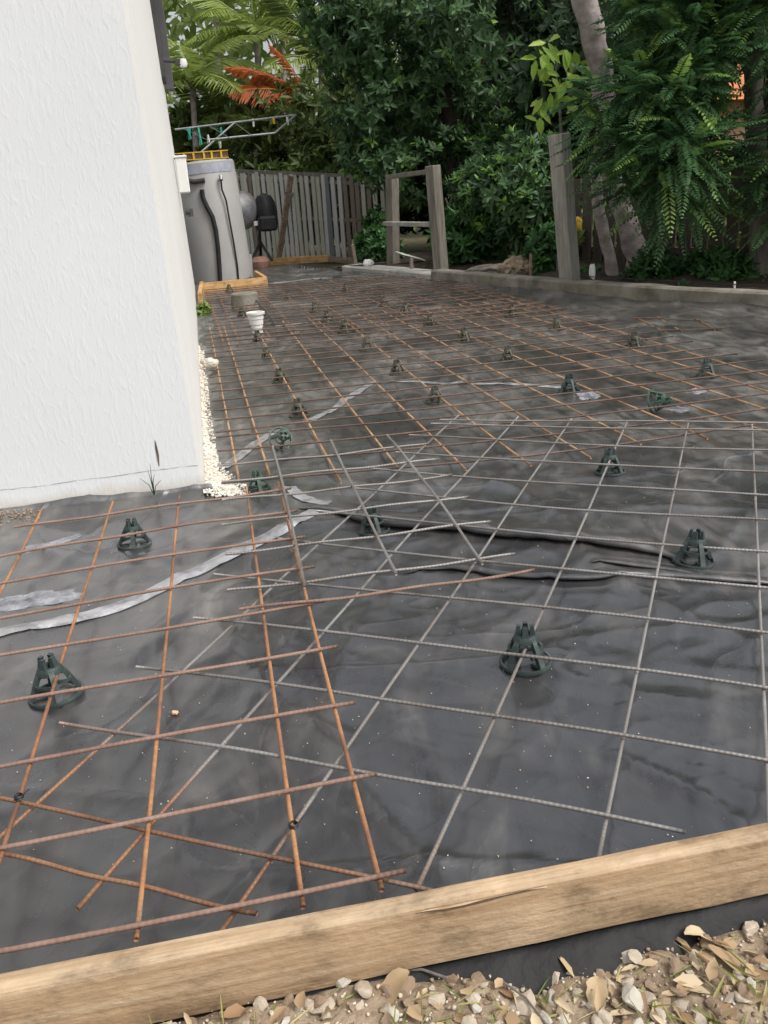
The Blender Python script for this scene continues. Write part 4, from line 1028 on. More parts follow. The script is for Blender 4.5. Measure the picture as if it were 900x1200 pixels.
MB().beam(fl(456, 207.5, yB - .12), fl(504, 201, fA.y + .10), .045, .085, up=Vector((0, 0, 1)).cross(Vector((1, 0, 0)))).build('rail', M['grey_wood_dark'], fr, bevel=.004)
def stake(label, u, v, v2, w, mat, z=.118, back=.19, du=0):
    a = behind_kerb(u, back, z - .03)
    b = dp(u + du, v2, a.y)
    o = MB().beam(Vector((0, 0, -.1)), b - a, w, w * .8, taper=.85).build('stake', M[mat], loc=a, bevel=w * .08)
    tag(o, label, 'stake', 'stakes along the kerb')
stake('short brown stake just left of the tall leaning post', 622, 332, 297, .032, 'plank_weathered')
stake('thin pale stake near the right edge beyond the kerb', 861, 348, 330, .016, 'peg_white', .118, .17)
stake('rusty stake between the two posts of the frame', 482, 316, 302, .055, 'paling_c')
stake('rusty brown stake at the right end of the rear fence', 413, 311, 286, .06, 'paling_c', .08, .3)
# string line along the kerb
a, b = kpoint(tkj + 2.2, .10) + Vector((0, 0, .15)), kpoint(KLEN - .3, .10) + Vector((0, 0, .145))
tag(MB().tube([a, (a + b) / 2 - Vector((0, 0, .012)), b], .0035, 5).build('string_line', M['black_rubber'], smooth=True), 'thin dark string line stretched along the top of the kerb', 'string')
# things lying behind the kerb
def lump(name, label, c, r, mat, cat, seed, sq=.5, group=None):
    bm = bmesh.new(); bmesh.ops.create_icosphere(bm, subdivisions=4, radius=1)
    for v_ in bm.verts:
        q = v_.co; k = 1 + .5 * (vnoise(np.array([q.x * 2 + seed]), np.array([q.y * 2 + q.z * 1.3]), seed)[0] - .5) + .22 * (vnoise(np.array([q.x * 7 + seed]), np.array([q.y * 7 + q.z * 5]), seed + 1)[0] - .5)
        v_.co = Vector((q.x * k * r[0], q.y * k * r[1], q.z * k * r[2]))
    me = bpy.data.meshes.new(name); bm.to_mesh(me); bm.free()
    return tag(link(name, me, M[mat], None, c), label, cat, group)
c = behind_kerb(604, .34, .13)
lump('dirt_pile', 'heap of pale brown soil behind the kerb', c, (.17, .14, .11), 'soil', 'dirt pile', 5)
c = behind_kerb(575, .30, .11)
lump('concrete_lump', 'grey slab of old concrete beside the soil heap', c, (.22, .12, .06), 'concrete', 'concrete lump', 9)
c = behind_kerb(481, .55, .17)
o = MB().box((0, 0, 0), (.34, .16, .012), M=Matrix.Rotation(R(20), 3, 'Y') @ Matrix.Rotation(R(30), 3, 'Z')).build('white_offcut', M['meter_white'], loc=c, bevel=.003)
tag(o, 'white sheet offcut lying behind the post frame', 'offcut')
c = behind_kerb(431, .12, .12)
lump('white_stone', 'small white rock at the far end of the kerb', c, (.06, .05, .045), 'pvc_white', 'rock', 12)
c = behind_kerb(694, .22, .17)
lump('white_rag', 'small white scrap among weeds right of the leaning post', c, (.025, .02, .06), 'pvc_white', 'scrap', 15)
c = dp(677, 262, 8.3)
lump('yellow_scrap', 'yellow hanging scrap behind the leaning post', c, (.035, .02, .06), 'red_cloth', 'scrap', 18)

# ================================================================== FENCES
def fence(name, label, A, B, zt0, zt1, w, gap, mats, thick=.018, cap=True, rails=(.35, .8), z0=-.03, jig=.01, tilt=.012, face=1, seed=1):
    A, B = Vector(A), Vector(B); d = B - A; L = d.length; d.normalize(); nrm = Vector((d.y, -d.x, 0)) * face
    o = empty(name, A, math.atan2(d.y, d.x)); tag(o, label, 'fence')
    rr = random.Random(seed); x = 0.0; base = {}
    sg = -1 if Vector((d.y, -d.x, 0)).dot(nrm) > 0 else 1     # local y of the viewer's side
    while x < L - w:
        t = x / L; h = zt0 + (zt1 - zt0) * t + rr.uniform(-jig, jig)
        m = rr.choice(mats); ww = w * rr.uniform(.9, 1.05)
        key = (m, rr.randrange(3))
        if key not in base:
            r2 = random.Random(str(key)); e = [r2.uniform(-.004, .004) for _ in range(4)]
            mb = MB().add([(-.5 + e[0], -.5, 0), (.5, -.5, 0), (.5, .5, 0), (-.5 + e[0], .5, 0), (-.5, -.5, 1 - abs(e[1])), (.5, -.5, 1), (.5, .5, 1), (-.5, .5, 1 - abs(e[1]))],
                          [(0, 3, 2, 1), (4, 5, 6, 7), (0, 1, 5, 4), (1, 2, 6, 5), (2, 3, 7, 6), (3, 0, 4, 7)])
            base[key] = mb.mesh('paling'); base[key].materials.append(M[m])
        c = link('paling', base[key], None, o, (x + ww / 2, rr.uniform(-.004, .004), z0))
        c.scale = (ww, thick, h - z0); c.rotation_euler = (0, rr.gauss(0, tilt), 0)
        x += ww + gap * rr.uniform(.5, 1.5)
    for f in rails:
        za, zb = z0 + (zt0 - z0) * f, z0 + (zt1 - z0) * f
        MB().beam((0, -sg * .035, za), (L, -sg * .035, zb), .045, .075, up=Vector((0, 1, 0))).build('rail', M[mats[-1]], o)
    if cap:
        MB().beam((-.02, 0, zt0 + .012), (L + .02, 0, zt1 + .012), .05, .022, up=Vector((0, 1, 0))).build('capping', M['grey_wood_dark'], o)
    return o
fence('paling_fence', 'weathered grey vertical paling fence across the back', (-2.55, 15.55, 0), (.45, 12.6, 0), 1.44, 1.06, .080, .040,
      ['paling_a', 'paling_a', 'paling_b', 'paling_a', 'paling_b', 'paling_c', 'paling_a', 'paling_blue', 'paling_c'], face=1, seed=4, rails=(.5, .93))
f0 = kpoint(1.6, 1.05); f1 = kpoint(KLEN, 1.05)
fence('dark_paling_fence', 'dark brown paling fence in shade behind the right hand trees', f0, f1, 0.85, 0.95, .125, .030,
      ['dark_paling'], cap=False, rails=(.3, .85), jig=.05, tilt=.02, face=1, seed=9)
pl = empty('leaning_plank', gp(326, 308, 0)); tag(pl, 'brown plank leaning up against the rear fence', 'plank')
a = Vector(pl.location)
MB().beam(Vector((0, 0, 0)), dp(341, 206, 13.75) - a, .10, .03, up=Vector((.7, .7, 0)).cross(Vector((0, 0, 1)))).build('board', M['plank_weathered'], pl, bevel=.004)

# ================================================================== CLOTHESLINE
Yc = 12.4
cl = empty('clothesline', (dp(236, 176, Yc).x, Yc, -.05)); tag(cl, 'grey folding frame clothesline beyond the tank', 'clothesline')
def cp(u, v, dy=0): return dp(u, v, Yc + dy) - Vector(cl.location)
MB().tube([cp(205, 152, .2), cp(345, 135, .5)], .015, 8).build('arm', M['galv'], cl, True)
MB().tube([cp(243, 164, -.4), cp(322, 156, -.2)], .014, 8).build('arm', M['galv'], cl, True)
MB().tube([cp(322, 156, -.2), cp(347, 135, .5)], .014, 8).build('arm', M['galv'], cl, True)
MB().tube([cp(234, 180), cp(276, 143, .3)], .014, 8).build('brace', M['galv'], cl, True)
MB().tube([cp(234, 180), Vector((cp(234, 180).x, cp(234, 180).y, 0))], .03, 10).build('mast', M['galv'], cl, True)
for k in range(3): MB().tube([cp(215 + 30 * k, 151 - 3.6 * k, .25), cp(243 + 26 * k, 164 - 2.6 * k, -.4)], .004, 5).build('line', M['galv'], cl)
for i, (u, v, dy, m, lab, s) in enumerate((
    (222, 157, 0, 'peg_green', 'green cloth strip hanging leftmost on the clothesline', 1.8), (234, 160, 0, 'peg_green', 'longer green cloth strip hanging on the clothesline', 2.6), (259, 153, .1, 'peg_green', 'small green peg under the clothesline arm', .9),
    (244, 163, -.4, 'peg_white', 'white peg at the left end of the lower arm', 1.2), (258, 170, -.3, 'peg_white', 'white peg hanging lowest on the clothesline', 1.0),
    (297, 144, .4, 'peg_white', 'white peg in the middle of the upper arm', 1.2), (321, 142, .4, 'yellow', 'yellowish peg on the upper arm of the clothesline', .9), (337, 142, .2, 'peg_white', 'white peg at the outer end of the clothesline', 1.2))):
    P = dp(u, v, Yc + dy)
    o = empty('clothes_peg', P, i * .7); tag(o, lab, 'peg', 'pegs on the clothesline')
    MB().box((0, .006, 0), (.022, .010, .08 * s), M=Matrix.Rotation(R(12 - 9 * i % 30), 3, 'Y')).build('jaw', M[m], o)
    MB().box((0, -.008, .006), (.022, .010, .08 * s), M=Matrix.Rotation(R(-14 + 8 * i % 25), 3, 'Y')).build('jaw', M[m], o)

# ================================================================== FOLIAGE
def unit(a): return a / np.maximum(np.linalg.norm(a, axis=-1, keepdims=True), 1e-9)
UPV = np.array([0, 0, 1.0])
def leaf_quads(base, d, nrm, L, W, droop=.12, fold=.18):
    d = unit(d); s = unit(np.cross(d, nrm)); nrm = np.cross(s, d)
    L = L[:, None]; W = W[:, None]
    m1, m2 = base + d * L * .33, base + d * L * .70
    V = np.stack([base,
                  m1 - s * W + nrm * fold * W, m2 - s * W * .8 + nrm * (fold * W - droop * L * .4),
                  base + d * L - nrm * droop * L,
                  m2 + s * W * .8 + nrm * (fold * W - droop * L * .4), m1 + s * W + nrm * fold * W], 1)
    n = len(base); o = np.arange(n)[:, None] * 6
    F = np.stack([o + np.array([0, 1, 2, 3]), o + np.array([0, 3, 4, 5])], 1).reshape(-1, 4)
    return V.reshape(-1, 3), F
def lobe_points(lobes, n, shell=(.62, 1.05), zsq=.85):
    lobes = np.array([[*p, r] for p, r in lobes]); wt = lobes[:, 3] ** 2; wt /= wt.sum()
    k = rng.choice(len(lobes), n, p=wt)
    o = unit(rng.normal(size=(n, 3)))
    rr = lobes[k, 3] * (shell[0] + (shell[1] - shell[0]) * rng.random(n) ** .6)
    lump = .68 + .6 * vnoise(o[:, 0] * 2.2 + k * 7.1, o[:, 1] * 2.2 + o[:, 2] * 2.9, 90)
    return lobes[k, :3] + o * (rr * lump)[:, None] * np.array([1, 1, zsq]), o
def sprigs(name, lobes, n, leaves, L, W, mat, parent, spread=(35, 80), bright=.05, droop=.12, shell=(.6, 1.05), lift=.35, holes=0.0, hs=1.5):
    P, O = lobe_points(lobes, n, shell)
    if holes:      # boughs with open pockets between them
        q = .6 * vnoise(P[:, 0] * hs + P[:, 1] * .7, P[:, 2] * hs + P[:, 1] * .9, 91) + .4 * vnoise(P[:, 0] * hs * 2.3, P[:, 2] * hs * 2.3 + P[:, 1], 92)
        kp = q > holes; P, O = P[kp], O[kp]; n = len(P)
    ax = unit(O + UPV * lift + rng.normal(size=(n, 3)) * .45)
    t = unit(np.cross(ax, rng.normal(size=(n, 3)))); b = np.cross(ax, t)
    base, dr, nr, rn = [], [], [], []
    srnd = np.clip(rng.normal(.42, .16, n), 0, .84); srnd = np.where(rng.random(n) < bright, .84 + .16 * rng.random(n), srnd)
    for k in range(leaves):
        a = 2 * math.pi * (k / leaves) * 1.0 + rng.random(n) * .7 + k * .35
        ph = np.radians(rng.uniform(spread[0], spread[1], n))[:, None]
        rad = t * np.cos(a)[:, None] + b * np.sin(a)[:, None]
        dd = ax * np.cos(ph) + rad * np.sin(ph)
        base.append(P + ax * (rng.random(n) * L * .5)[:, None]); dr.append(dd); nr.append(ax * np.sin(ph) - rad * np.cos(ph) + rng.normal(size=(n, 3)) * .15)
        rn.append(np.clip(srnd + rng.normal(0, .05, n), 0, 1))
    base, dr, nr, rn = (np.concatenate(x) for x in (base, dr, nr, rn))
    V, F = leaf_quads(base, dr, nr, L * rng.uniform(.65, 1.2, len(base)), W * rng.uniform(.75, 1.15, len(base)), droop)
    return link(name, npmesh(name, V, F, False, np.repeat(rn, 2)), M[mat], parent)
def fronds(name, P, A, Lf, pairs, ll, lw, mat, parent, droop=.45, rn=None, vee=.1, rib=None):
    """feather leaves: a curved rib with leaflets down both sides"""
    n = len(P); A = unit(A); side = unit(np.cross(A, UPV + rng.normal(size=(n, 3)) * .25)); nr = np.cross(side, A)
    base, dr, nn, LL, rr = [], [], [], [], []
    rn = np.clip(rng.normal(.45, .17, n), 0, .9) if rn is None else rn
    pts = []
    for j in range(pairs):
        t = (j + .6) / pairs
        p = P + A * (Lf * t)[:, None] - UPV * (droop * Lf * t * t)[:, None]
        tang = unit(A - UPV * (2 * droop * t))
        pts.append(p)
        f = math.sin(math.pi * min(1, .16 + .84 * t)) ** .6 * (1 if t < .8 else (1 - (t - .8) * 1.6))
        for s in (-1, 1):
            dd = tang * .55 + side * s * .85 - UPV * vee + rng.normal(size=(n, 3)) * .07
            base.append(p); dr.append(dd); nn.append(nr + side * s * .12); LL.append(ll * f * rng.uniform(.85, 1.12, n)); rr.append(np.clip(rn + rng.normal(0, .05, n), 0, 1))
    base, dr, nn, LL, rr = (np.concatenate(x) for x in (base, dr, nn, LL, rr))
    V, F = leaf_quads(base, dr, nn, LL, np.full(len(base), lw) * rng.uniform(.8, 1.1, len(base)), .10, .1)
    rr = np.repeat(rr, 2)
    if rib:   # flat tapering rib
        n0 = len(V); Pt = np.stack([P] + pts, 1); k = Pt.shape[1]
        wv = rib * np.linspace(1, .2, k)[None, :, None]
        E = np.stack([Pt - side[:, None] * wv, Pt + side[:, None] * wv], 2).reshape(-1, 3)
        i = (np.arange(n)[:, None] * k + np.arange(k - 1)) * 2
        RF = np.stack([i, i + 1, i + 3, i + 2], -1).reshape(-1, 4) + n0
        V = np.concatenate([V, E]); F = np.concatenate([F, RF]); rr = np.concatenate([rr, np.full(len(RF), .9)])
    return link(name, npmesh(name, V, F, False, rr), M[mat], parent)
def D3(u, v, Y): return np.array(dp(u, v, Y))
def LB(*l): return [(D3(u, v, Y), r) for u, v, Y, r in l]
def trunk(parent, pts, rs, mat, name='trunk'):
    """limb with an uneven outline"""
    P = [Vector(p) for p in pts]; out, ro = [], []
    for i in range(len(P) - 1):
        for j in range(6):
            t = j / 6; out.append(P[i].lerp(P[i + 1], t)); ro.append((rs[i] * (1 - t) + rs[i + 1] * t) * (1 + .05 * math.sin(i * 5 + j * 1.9)))
    out.append(P[-1]); ro.append(rs[-1])
    for i in range(1, len(out) - 1): out[i] = out[i] + Vector((math.sin(i * 1.3), math.cos(i * 1.7), 0)) * rs[0] * .05
    return MB().tube(out, ro, 12).build(name, M[mat], parent, True)

# --- big dark broad-leaved tree behind the post frame
t = empty('broadleaf_tree', (1.4, 12.6, 0)); tag(t, 'big dense dark green broad-leaved tree behind the post frame', 'tree')
l1 = LB((425, 50, 12.4, .62), (405, 10, 12.5, .55), (490, 10, 12.2, .95), (585, 25, 12.1, .95), (440, 130, 12.1, .55), (515, 120, 12.7, .85), (605, 125, 13, .95),
        (430, -90, 12.4, .8), (540, -110, 12.2, 1.0), (640, -60, 12.2, .95), (560, 205, 11.8, .55), (500, 190, 12.1, .6), (625, 220, 12, .65), (445, 185, 12, .42),
        (640, 120, 12.2, .7), (470, 60, 11.8, .5))
sprigs('crown', l1, 8200, 7, .125, .022, 'leaf_dark', t, bright=.07, holes=.47)
T0 = Vector(t.location)
trunk(t, [Vector((0, 0, -.1)), Vector((-.05, .05, .8)), Vector((-.2, 0, 1.7)), Vector((-.3, 0, 2.8)), Vector((-.2, .1, 4))], [.17, .14, .12, .09, .05], 'bark_dark')
for k, (e, r_) in enumerate((((540, 150, 12.2), .05), ((450, 110, 12.2), .05), ((600, 60, 12.3), .06), ((430, 20, 12.4), .05), ((625, 200, 12), .04))):
    trunk(t, [Vector((-.1, 0, .8 + .3 * k)), (Vector((-.1, 0, 1.4 + .3 * k)) + dp(*e) - T0) / 2 + Vector((0, 0, .2)), dp(*e) - T0], [r_, r_ * .7, r_ * .3], 'bark_dark', 'branch')
for o in t.children:
    if o.name.startswith('crown'): o.location = -T0

def anchored(name, loc, label, cat, group=None):
    o = empty(name, loc); return tag(o, label, cat, group)
def settle(o):
    """crowns are laid out in world coordinates: shift them under their thing"""
    for c in o.children:
        if c.get('w'): c.location = -Vector(o.location); del c['w']
def W(o): o['w'] = 1; return o

# --- shaded trees closing the view behind
t = anchored('shade_tree', (2.6, 15, 0), 'dark tree mass rising behind the broad-leaved tree', 'tree')
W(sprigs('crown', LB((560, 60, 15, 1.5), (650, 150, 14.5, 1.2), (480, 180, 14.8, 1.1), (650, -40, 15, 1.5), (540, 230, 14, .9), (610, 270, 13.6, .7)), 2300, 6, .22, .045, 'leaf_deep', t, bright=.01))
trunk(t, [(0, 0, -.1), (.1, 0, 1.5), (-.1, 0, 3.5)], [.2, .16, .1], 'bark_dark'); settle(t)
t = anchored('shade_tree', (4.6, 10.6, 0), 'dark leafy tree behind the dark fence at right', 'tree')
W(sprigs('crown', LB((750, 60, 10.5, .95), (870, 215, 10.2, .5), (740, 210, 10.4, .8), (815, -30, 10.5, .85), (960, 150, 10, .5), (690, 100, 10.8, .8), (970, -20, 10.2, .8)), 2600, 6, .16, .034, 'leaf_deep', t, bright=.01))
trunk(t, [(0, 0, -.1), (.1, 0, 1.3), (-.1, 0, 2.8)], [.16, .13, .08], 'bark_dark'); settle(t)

# --- feather-leaved trees at the right
def feather_tree(loc, label, lobes, n, trunks, seedrot=0):
    t = anchored('feather_leaf_tree', loc, label, 'tree')
    P, O = lobe_points(lobes, n, (.45, 1.05))
    A = unit(O * np.array([1, 1, .6]) + np.array([0, -.15, .12]) + rng.normal(size=(n, 3)) * .35)
    rn = np.clip(rng.normal(.42, .18, n) , 0, .88); rn = np.where(rng.random(n) < .14, .86 + .14 * rng.random(n), rn)
    W(fronds('crown', P, A, rng.uniform(.22, .42, n), 15, .062, .0092, 'leaf_feather', t, .27, rn, .16))
    for pts, rs, mt, nm in trunks: trunk(t, [Vector(dp(*p)) - Vector(loc) for p in pts], rs, mt, nm)
    settle(t); return t
b1 = dp(747, 343, 7.75); b1.z = 0
feather_tree(b1, 'feather-leaved tree with pale leaning trunk right of the tall post',
    LB((785, 15, 6.9, .26), (815, 55, 6.8, .26), (708, 112, 6.9, .15), (745, 108, 6.9, .18), (785, 105, 6.7, .25), (722, 160, 6.8, .13), (750, 158, 6.8, .18), (790, 175, 6.6, .24), (762, 208, 6.8, .14),
       (820, -60, 7.1, .45), (805, 165, 6.8, .20), (800, 225, 6.8, .18), (735, 215, 6.9, .12)), 1450,
    [([(752, 352, 7.75), (747, 300, 7.8), (733, 255, 7.9), (714, 200, 8.0), (710, 150, 8.0), (705, 85, 8.0), (690, 20, 8.0), (668, -80, 8.0), (655, -200, 8.1)], [.13, .105, .09, .075, .08, .095, .10, .10, .09], 'bark_pale', 'trunk'),
     ([(723, 345, 7.6), (714, 300, 7.65), (703, 255, 7.75), (697, 200, 7.8), (708, 130, 7.9)], [.058, .05, .052, .045, .035], 'bark_pale', 'stem'),
     ([(712, 140, 8.0), (740, 80, 7.4), (780, 40, 7.0)], [.05, .035, .015], 'bark_pale', 'branch'),
     ([(715, 160, 7.95), (760, 150, 7.2), (800, 160, 6.9)], [.045, .03, .012], 'bark_pale', 'branch')])
b2 = dp(893, 352, 6.9); b2.z = 0
feather_tree(b2, 'feather-leaved tree at the right edge with brown trunk',
    LB((895, 0, 6.8, .28), (955, 150, 6.6, .2), (890, 215, 6.8, .18), (930, 220, 6.7, .3), (880, -70, 6.9, .5), (960, 20, 6.7, .5), (1000, 160, 6.5, .5)), 900,
    [([(893, 360, 6.9), (892, 300, 6.9), (889, 230, 6.95), (884, 130, 7), (880, 20, 7), (878, -100, 7)], [.10, .085, .08, .07, .06, .04], 'bark', 'trunk'),
     ([(886, 150, 7), (920, 110, 6.8), (950, 60, 6.6)], [.04, .025, .01], 'bark', 'branch')])

# --- lime-green sapling in front of the dark foliage
loc = dp(652, 330, 8.2); loc.z = 0
t = anchored('lime_sapling', loc, 'thin sapling with large bright lime green leaves above the post', 'sapling')
n = 30; pts = []
for (u, v) in ((632, 58), (640, 50), (652, 55), (660, 70), (640, 75), (630, 80), (648, 88), (662, 92), (636, 100), (645, 108), (628, 70), (668, 60), (632, 128), (640, 118), (655, 110), (672, 112), (684, 118), (692, 108), (700, 75), (690, 78), (712, 68), (678, 124), (664, 84)):
    pts.append(D3(u, v, 8.05 + rng.uniform(-.15, .1)))
pts = np.array(pts); pts = np.concatenate([pts, pts + rng.normal(size=pts.shape) * .04, pts + rng.normal(size=pts.shape) * .05]); n = len(pts)
dd = np.stack([rng.normal(0, .45, n), rng.normal(-.35, .3, n), rng.uniform(-1.1, .1, n)], 1)
V, F = leaf_quads(pts, dd, np.stack([rng.normal(0, .3, n), np.full(n, -1.), np.full(n, .55)], 1), rng.uniform(.12, .20, n), rng.uniform(.022, .036, n), .15, .2)
W(link('crown', npmesh('crown', V, F, False, np.repeat(rng.random(n), 2)), M['leaf_lime'], t))
trunk(t, [Vector((0, 0, -.1)), dp(660, 200, 8.2) - loc, dp(655, 110, 8.15) - loc, dp(648, 60, 8.1) - loc], [.018, .014, .010, .005], 'bark', 'stem')
trunk(t, [dp(656, 120, 8.15) - loc, dp(680, 100, 8.1) - loc, dp(708, 72, 8.1) - loc], [.008, .006, .004], 'bark', 'branch'); settle(t)

# --- shrubs along the kerb
def shrub(label, lobes, n, leaves, L, Wd, mat, name='shrub', group='shrubs behind the kerb', bright=.08, stems=4):
    c = np.mean([p for p, r in lobes], 0); zb = .05
    t = anchored(name, (c[0], c[1], zb), label, 'shrub', group)
    W(sprigs('foliage', lobes, n, leaves, L, Wd, mat, t, (30, 85), bright))
    for k in range(stems):
        p, r_ = lobes[k % len(lobes)]
        e = Vector(p) + Vector(rng.normal(size=3) * r_ * .4) - Vector((c[0], c[1], zb))
        MB().tube([Vector((rng.normal() * .05, rng.normal() * .05, -.08)), e * .5 + Vector((0, 0, .03)), e], [.012, .009, .005], 6).build('stem', M['bark_dark'], t, True)
    settle(t)
shrub('light green climbing shrub at the right end of the rear fence', LB((443, 262, 11.9, .16), (440, 288, 11.8, .22), (452, 295, 11.6, .2), (432, 300, 11.8, .15)), 420, 6, .085, .020, 'leaf_shrub')
shrub('leafy dark shrub right of the post frame', LB((545, 290, 10, .28), (570, 278, 10.1, .25), (540, 270, 10.3, .25), (590, 290, 10, .2)), 420, 7, .115, .020, 'leaf_shrub')
shrub('low shrub right beside the tall leaning post', LB((640, 300, 8.4, .20), (645, 280, 8.5, .15), (632, 315, 8.4, .15)), 330, 7, .085, .016, 'leaf_shrub')
shrub('tall green bush hanging between the frame and the tall post', LB((600, 230, 9.6, .36), (632, 240, 9.2, .24), (572, 242, 9.9, .30), (618, 195, 9.7, .34), (600, 262, 9.5, .22), (560, 215, 10.2, .25)), 900, 7, .115, .019, 'leaf_dark', bright=.14)
shrub('small weeds at the foot of the tall post', LB((692, 330, 7.8, .06), (690, 322, 7.8, .06), (700, 333, 7.75, .05)), 60, 6, .06, .012, 'leaf_shrub', stems=2)
shrub('ferny ground plant at the foot of the pale leaning trunk', LB((765, 318, 7.4, .16), (785, 325, 7.3, .12)), 190, 7, .09, .016, 'leaf_shrub', bright=.03)
shrub('low leafy plant under the feather trees near the right trunk', LB((850, 322, 7.0, .15), (835, 312, 7.1, .13), (868, 330, 6.9, .10)), 230, 7, .085, .015, 'leaf_shrub', bright=.03)
shrub('small green white weed at the house wall by the boxing', LB((238, 373, 7.6, .035), (240, 363, 7.7, .03)), 40, 6, .05, .014, 'leaf_far', stems=2)
shrub('tiny weed growing on the kerb below the dark fence', LB((800, 338, 6.9, .04)), 26, 6, .04, .010, 'leaf_shrub', stems=1)
shrub('tiny weed at the foot of the leaning frame post', LB((514, 322, 9.7, .045)), 26, 6, .05, .012, 'leaf_shrub', stems=1)
shrub('bright bush showing through the gaps of the dark fence', LB((700, 285, 9.3, .5), (790, 290, 8.6, .5), (880, 270, 8.2, .5), (800, 230, 9, .45), (960, 280, 7.8, .5), (620, 290, 10.6, .5)), 900, 6, .12, .03, 'leaf_far', group='bushes beyond the dark fence')
# tangled bare stems under the broad-leaved tree
for (a_, b_, lab) in (((536, 300, 11.2), (522, 232, 11.4), 'bare thin branch arching right of the frame'), ((583, 320, 10.2), (586, 200, 10.2), 'thin upright bare stem between the frame and the tall post'), ((560, 270, 10.8), (575, 262, 10.6), 'short pale broken branch in the dark shrub')):
    o = anchored('bare_branch', dp(*a_), lab, 'branch', 'bare branches in the shade')
    e = dp(*b_) - dp(*a_)
    MB().tube([Vector((0, 0, -.15)), e * .5 + Vector((.05, 0, .04)), e], [.018, .014, .008], 7).build('stem', M['bark'], o, True)

# --- palms beyond the rear fence
def frond_mesh(L, pairs, ll, lw, mat, droop, seed):
    global rng
    keep = rng; rng = np.random.default_rng(seed)
    o = fronds('frond', np.zeros((1, 3)), np.array([[1., 0, .55]]), np.array([L]), pairs, ll, lw, mat, None, droop, np.array([.45]), .28, .018)
    me = o.data; bpy.data.objects.remove(o); rng = keep; return me
PF = [frond_mesh(1.9, 34, .50, .020, 'leaf_palm', .42, 1), frond_mesh(1.7, 30, .46, .020, 'leaf_palm', .55, 2), frond_mesh(1.8, 32, .48, .020, 'leaf_palm_dark', .48, 3)]
PO = frond_mesh(1.25, 34, .34, .016, 'leaf_orange', .30, 4)
def palm(label, base, crown, nf, sc, kinds, seed, rt=.055):
    rr = random.Random(seed); base = Vector(base); crown = Vector(crown)
    t = anchored('palm_tree', base, label, 'palm', 'palms beyond the rear fence')
    MB().tube([Vector((0, 0, -.2)), (crown - base) * .5 + Vector((.06, 0, 0)), crown - base], [rt * 1.2, rt, rt * .8], 10).build('trunk', M['bark_pale'], t, True)
    for k in range(nf):
        c = link('frond', PF[rr.choice(kinds)], None, t, crown - base + Vector((0, 0, rr.uniform(-.05, .1))))
        c.rotation_euler = (rr.uniform(-.3, .3), rr.uniform(-.75, .45), 2 * math.pi * (k / nf) + rr.uniform(-.25, .25)); s = sc * rr.uniform(.8, 1.15); c.scale = (s, s, s)
    return t
for i, (u, v, Y, ub, nf, sc, kinds, lab) in enumerate((
    (225, 95, 16.5, 228, 13, .95, (0, 1), 'yellow green palm nearest the house wall'), (300, 40, 17.5, 305, 14, 1.1, (0, 1), 'tall yellow green palm above the orange frond'),
    (350, 165, 16.2, 352, 11, .7, (2, 2, 1), 'low dark palm just over the rear fence'), (375, 70, 17.0, 380, 12, .9, (0, 2), 'palm with slim pale trunk beside the dark tree'),
    (262, 150, 16.8, 265, 12, .8, (2, 2, 1), 'low shaded palm behind the clothesline'), (250, -20, 19, 262, 14, 1.2, (0, 1), 'distant palm rising highest beside the wall'), (330, -60, 19, 330, 14, 1.2, (0, 1), 'distant palm crown at the top edge'),
    (300, 175, 15.9, 300, 9, .6, (2,), 'small dark palm clump right behind the fence top'))):
    base = dp(ub, 290, Y); base.z = 0
    t = palm(lab, base, dp(u, v, Y), nf, sc, kinds, 30 + i)
    if i == 1:
        for dxy, rot, s in (((358, 110, 15.9), (0.2, -.15, R(178)), 1.25), ((358, 112, 15.95), (-.7, .10, R(188)), 1.15), ((356, 110, 16.0), (.8, .05, R(170)), 1.1), ((357, 108, 15.9), (.1, -.75, R(190)), .8)):
            c = link('orange_frond', PO, None, t, dp(*dxy) - base); c.rotation_euler = rot; c.scale = (s, s, s)
            c['label'] = 'dying orange red frond'
t = anchored('understory_hedge', (-1.2, 16.6, 0), 'dark leafy undergrowth just behind the rear paling fence', 'hedge')
W(sprigs('foliage', [(np.array((x, 17.6 - .85 * (x + 3.6) , 1.0)), .8) for x in np.arange(-3.6, 1.2, .55)] + [(np.array((x, 17.9 - .85 * (x + 3.6), 2.1)), .6) for x in np.arange(-3.4, 1.2, .7)], 2400, 6, .20, .035, 'leaf_palm_dark', t, bright=.03)); settle(t)
# --- far wood behind everything: one mass
n = 15000
P = np.stack([rng.uniform(-13, 16, n), rng.uniform(20, 25, n), rng.uniform(0, 1, n) ** .8 * 9.5], 1)
P[:, 2] *= .62 + .38 * vnoise(P[:, 0] * .6, P[:, 1] * .3, 95)
keep = vnoise(P[:, 0] * 1.1, P[:, 2] * 1.1, 96) > .22
P = P[keep]; n = len(P)
V, F = leaf_quads(P, np.stack([rng.normal(0, 1, n), rng.normal(-.4, .6, n), rng.normal(-.3, .7, n)], 1), np.stack([rng.normal(0, .5, n), -np.ones(n), np.ones(n)], 1), rng.uniform(.25, .6, n), rng.uniform(.05, .11, n))
tag(link('far_wood', npmesh('far_wood', V, F, False, np.repeat(np.clip(vnoise(P[:, 0] * .9, P[:, 2] * .9, 97) * .7 + rng.random(n) * .3, 0, 1), 2)), M['leaf_far']), 'pale green wood closing the view behind the palms', 'wood', kind='stuff')
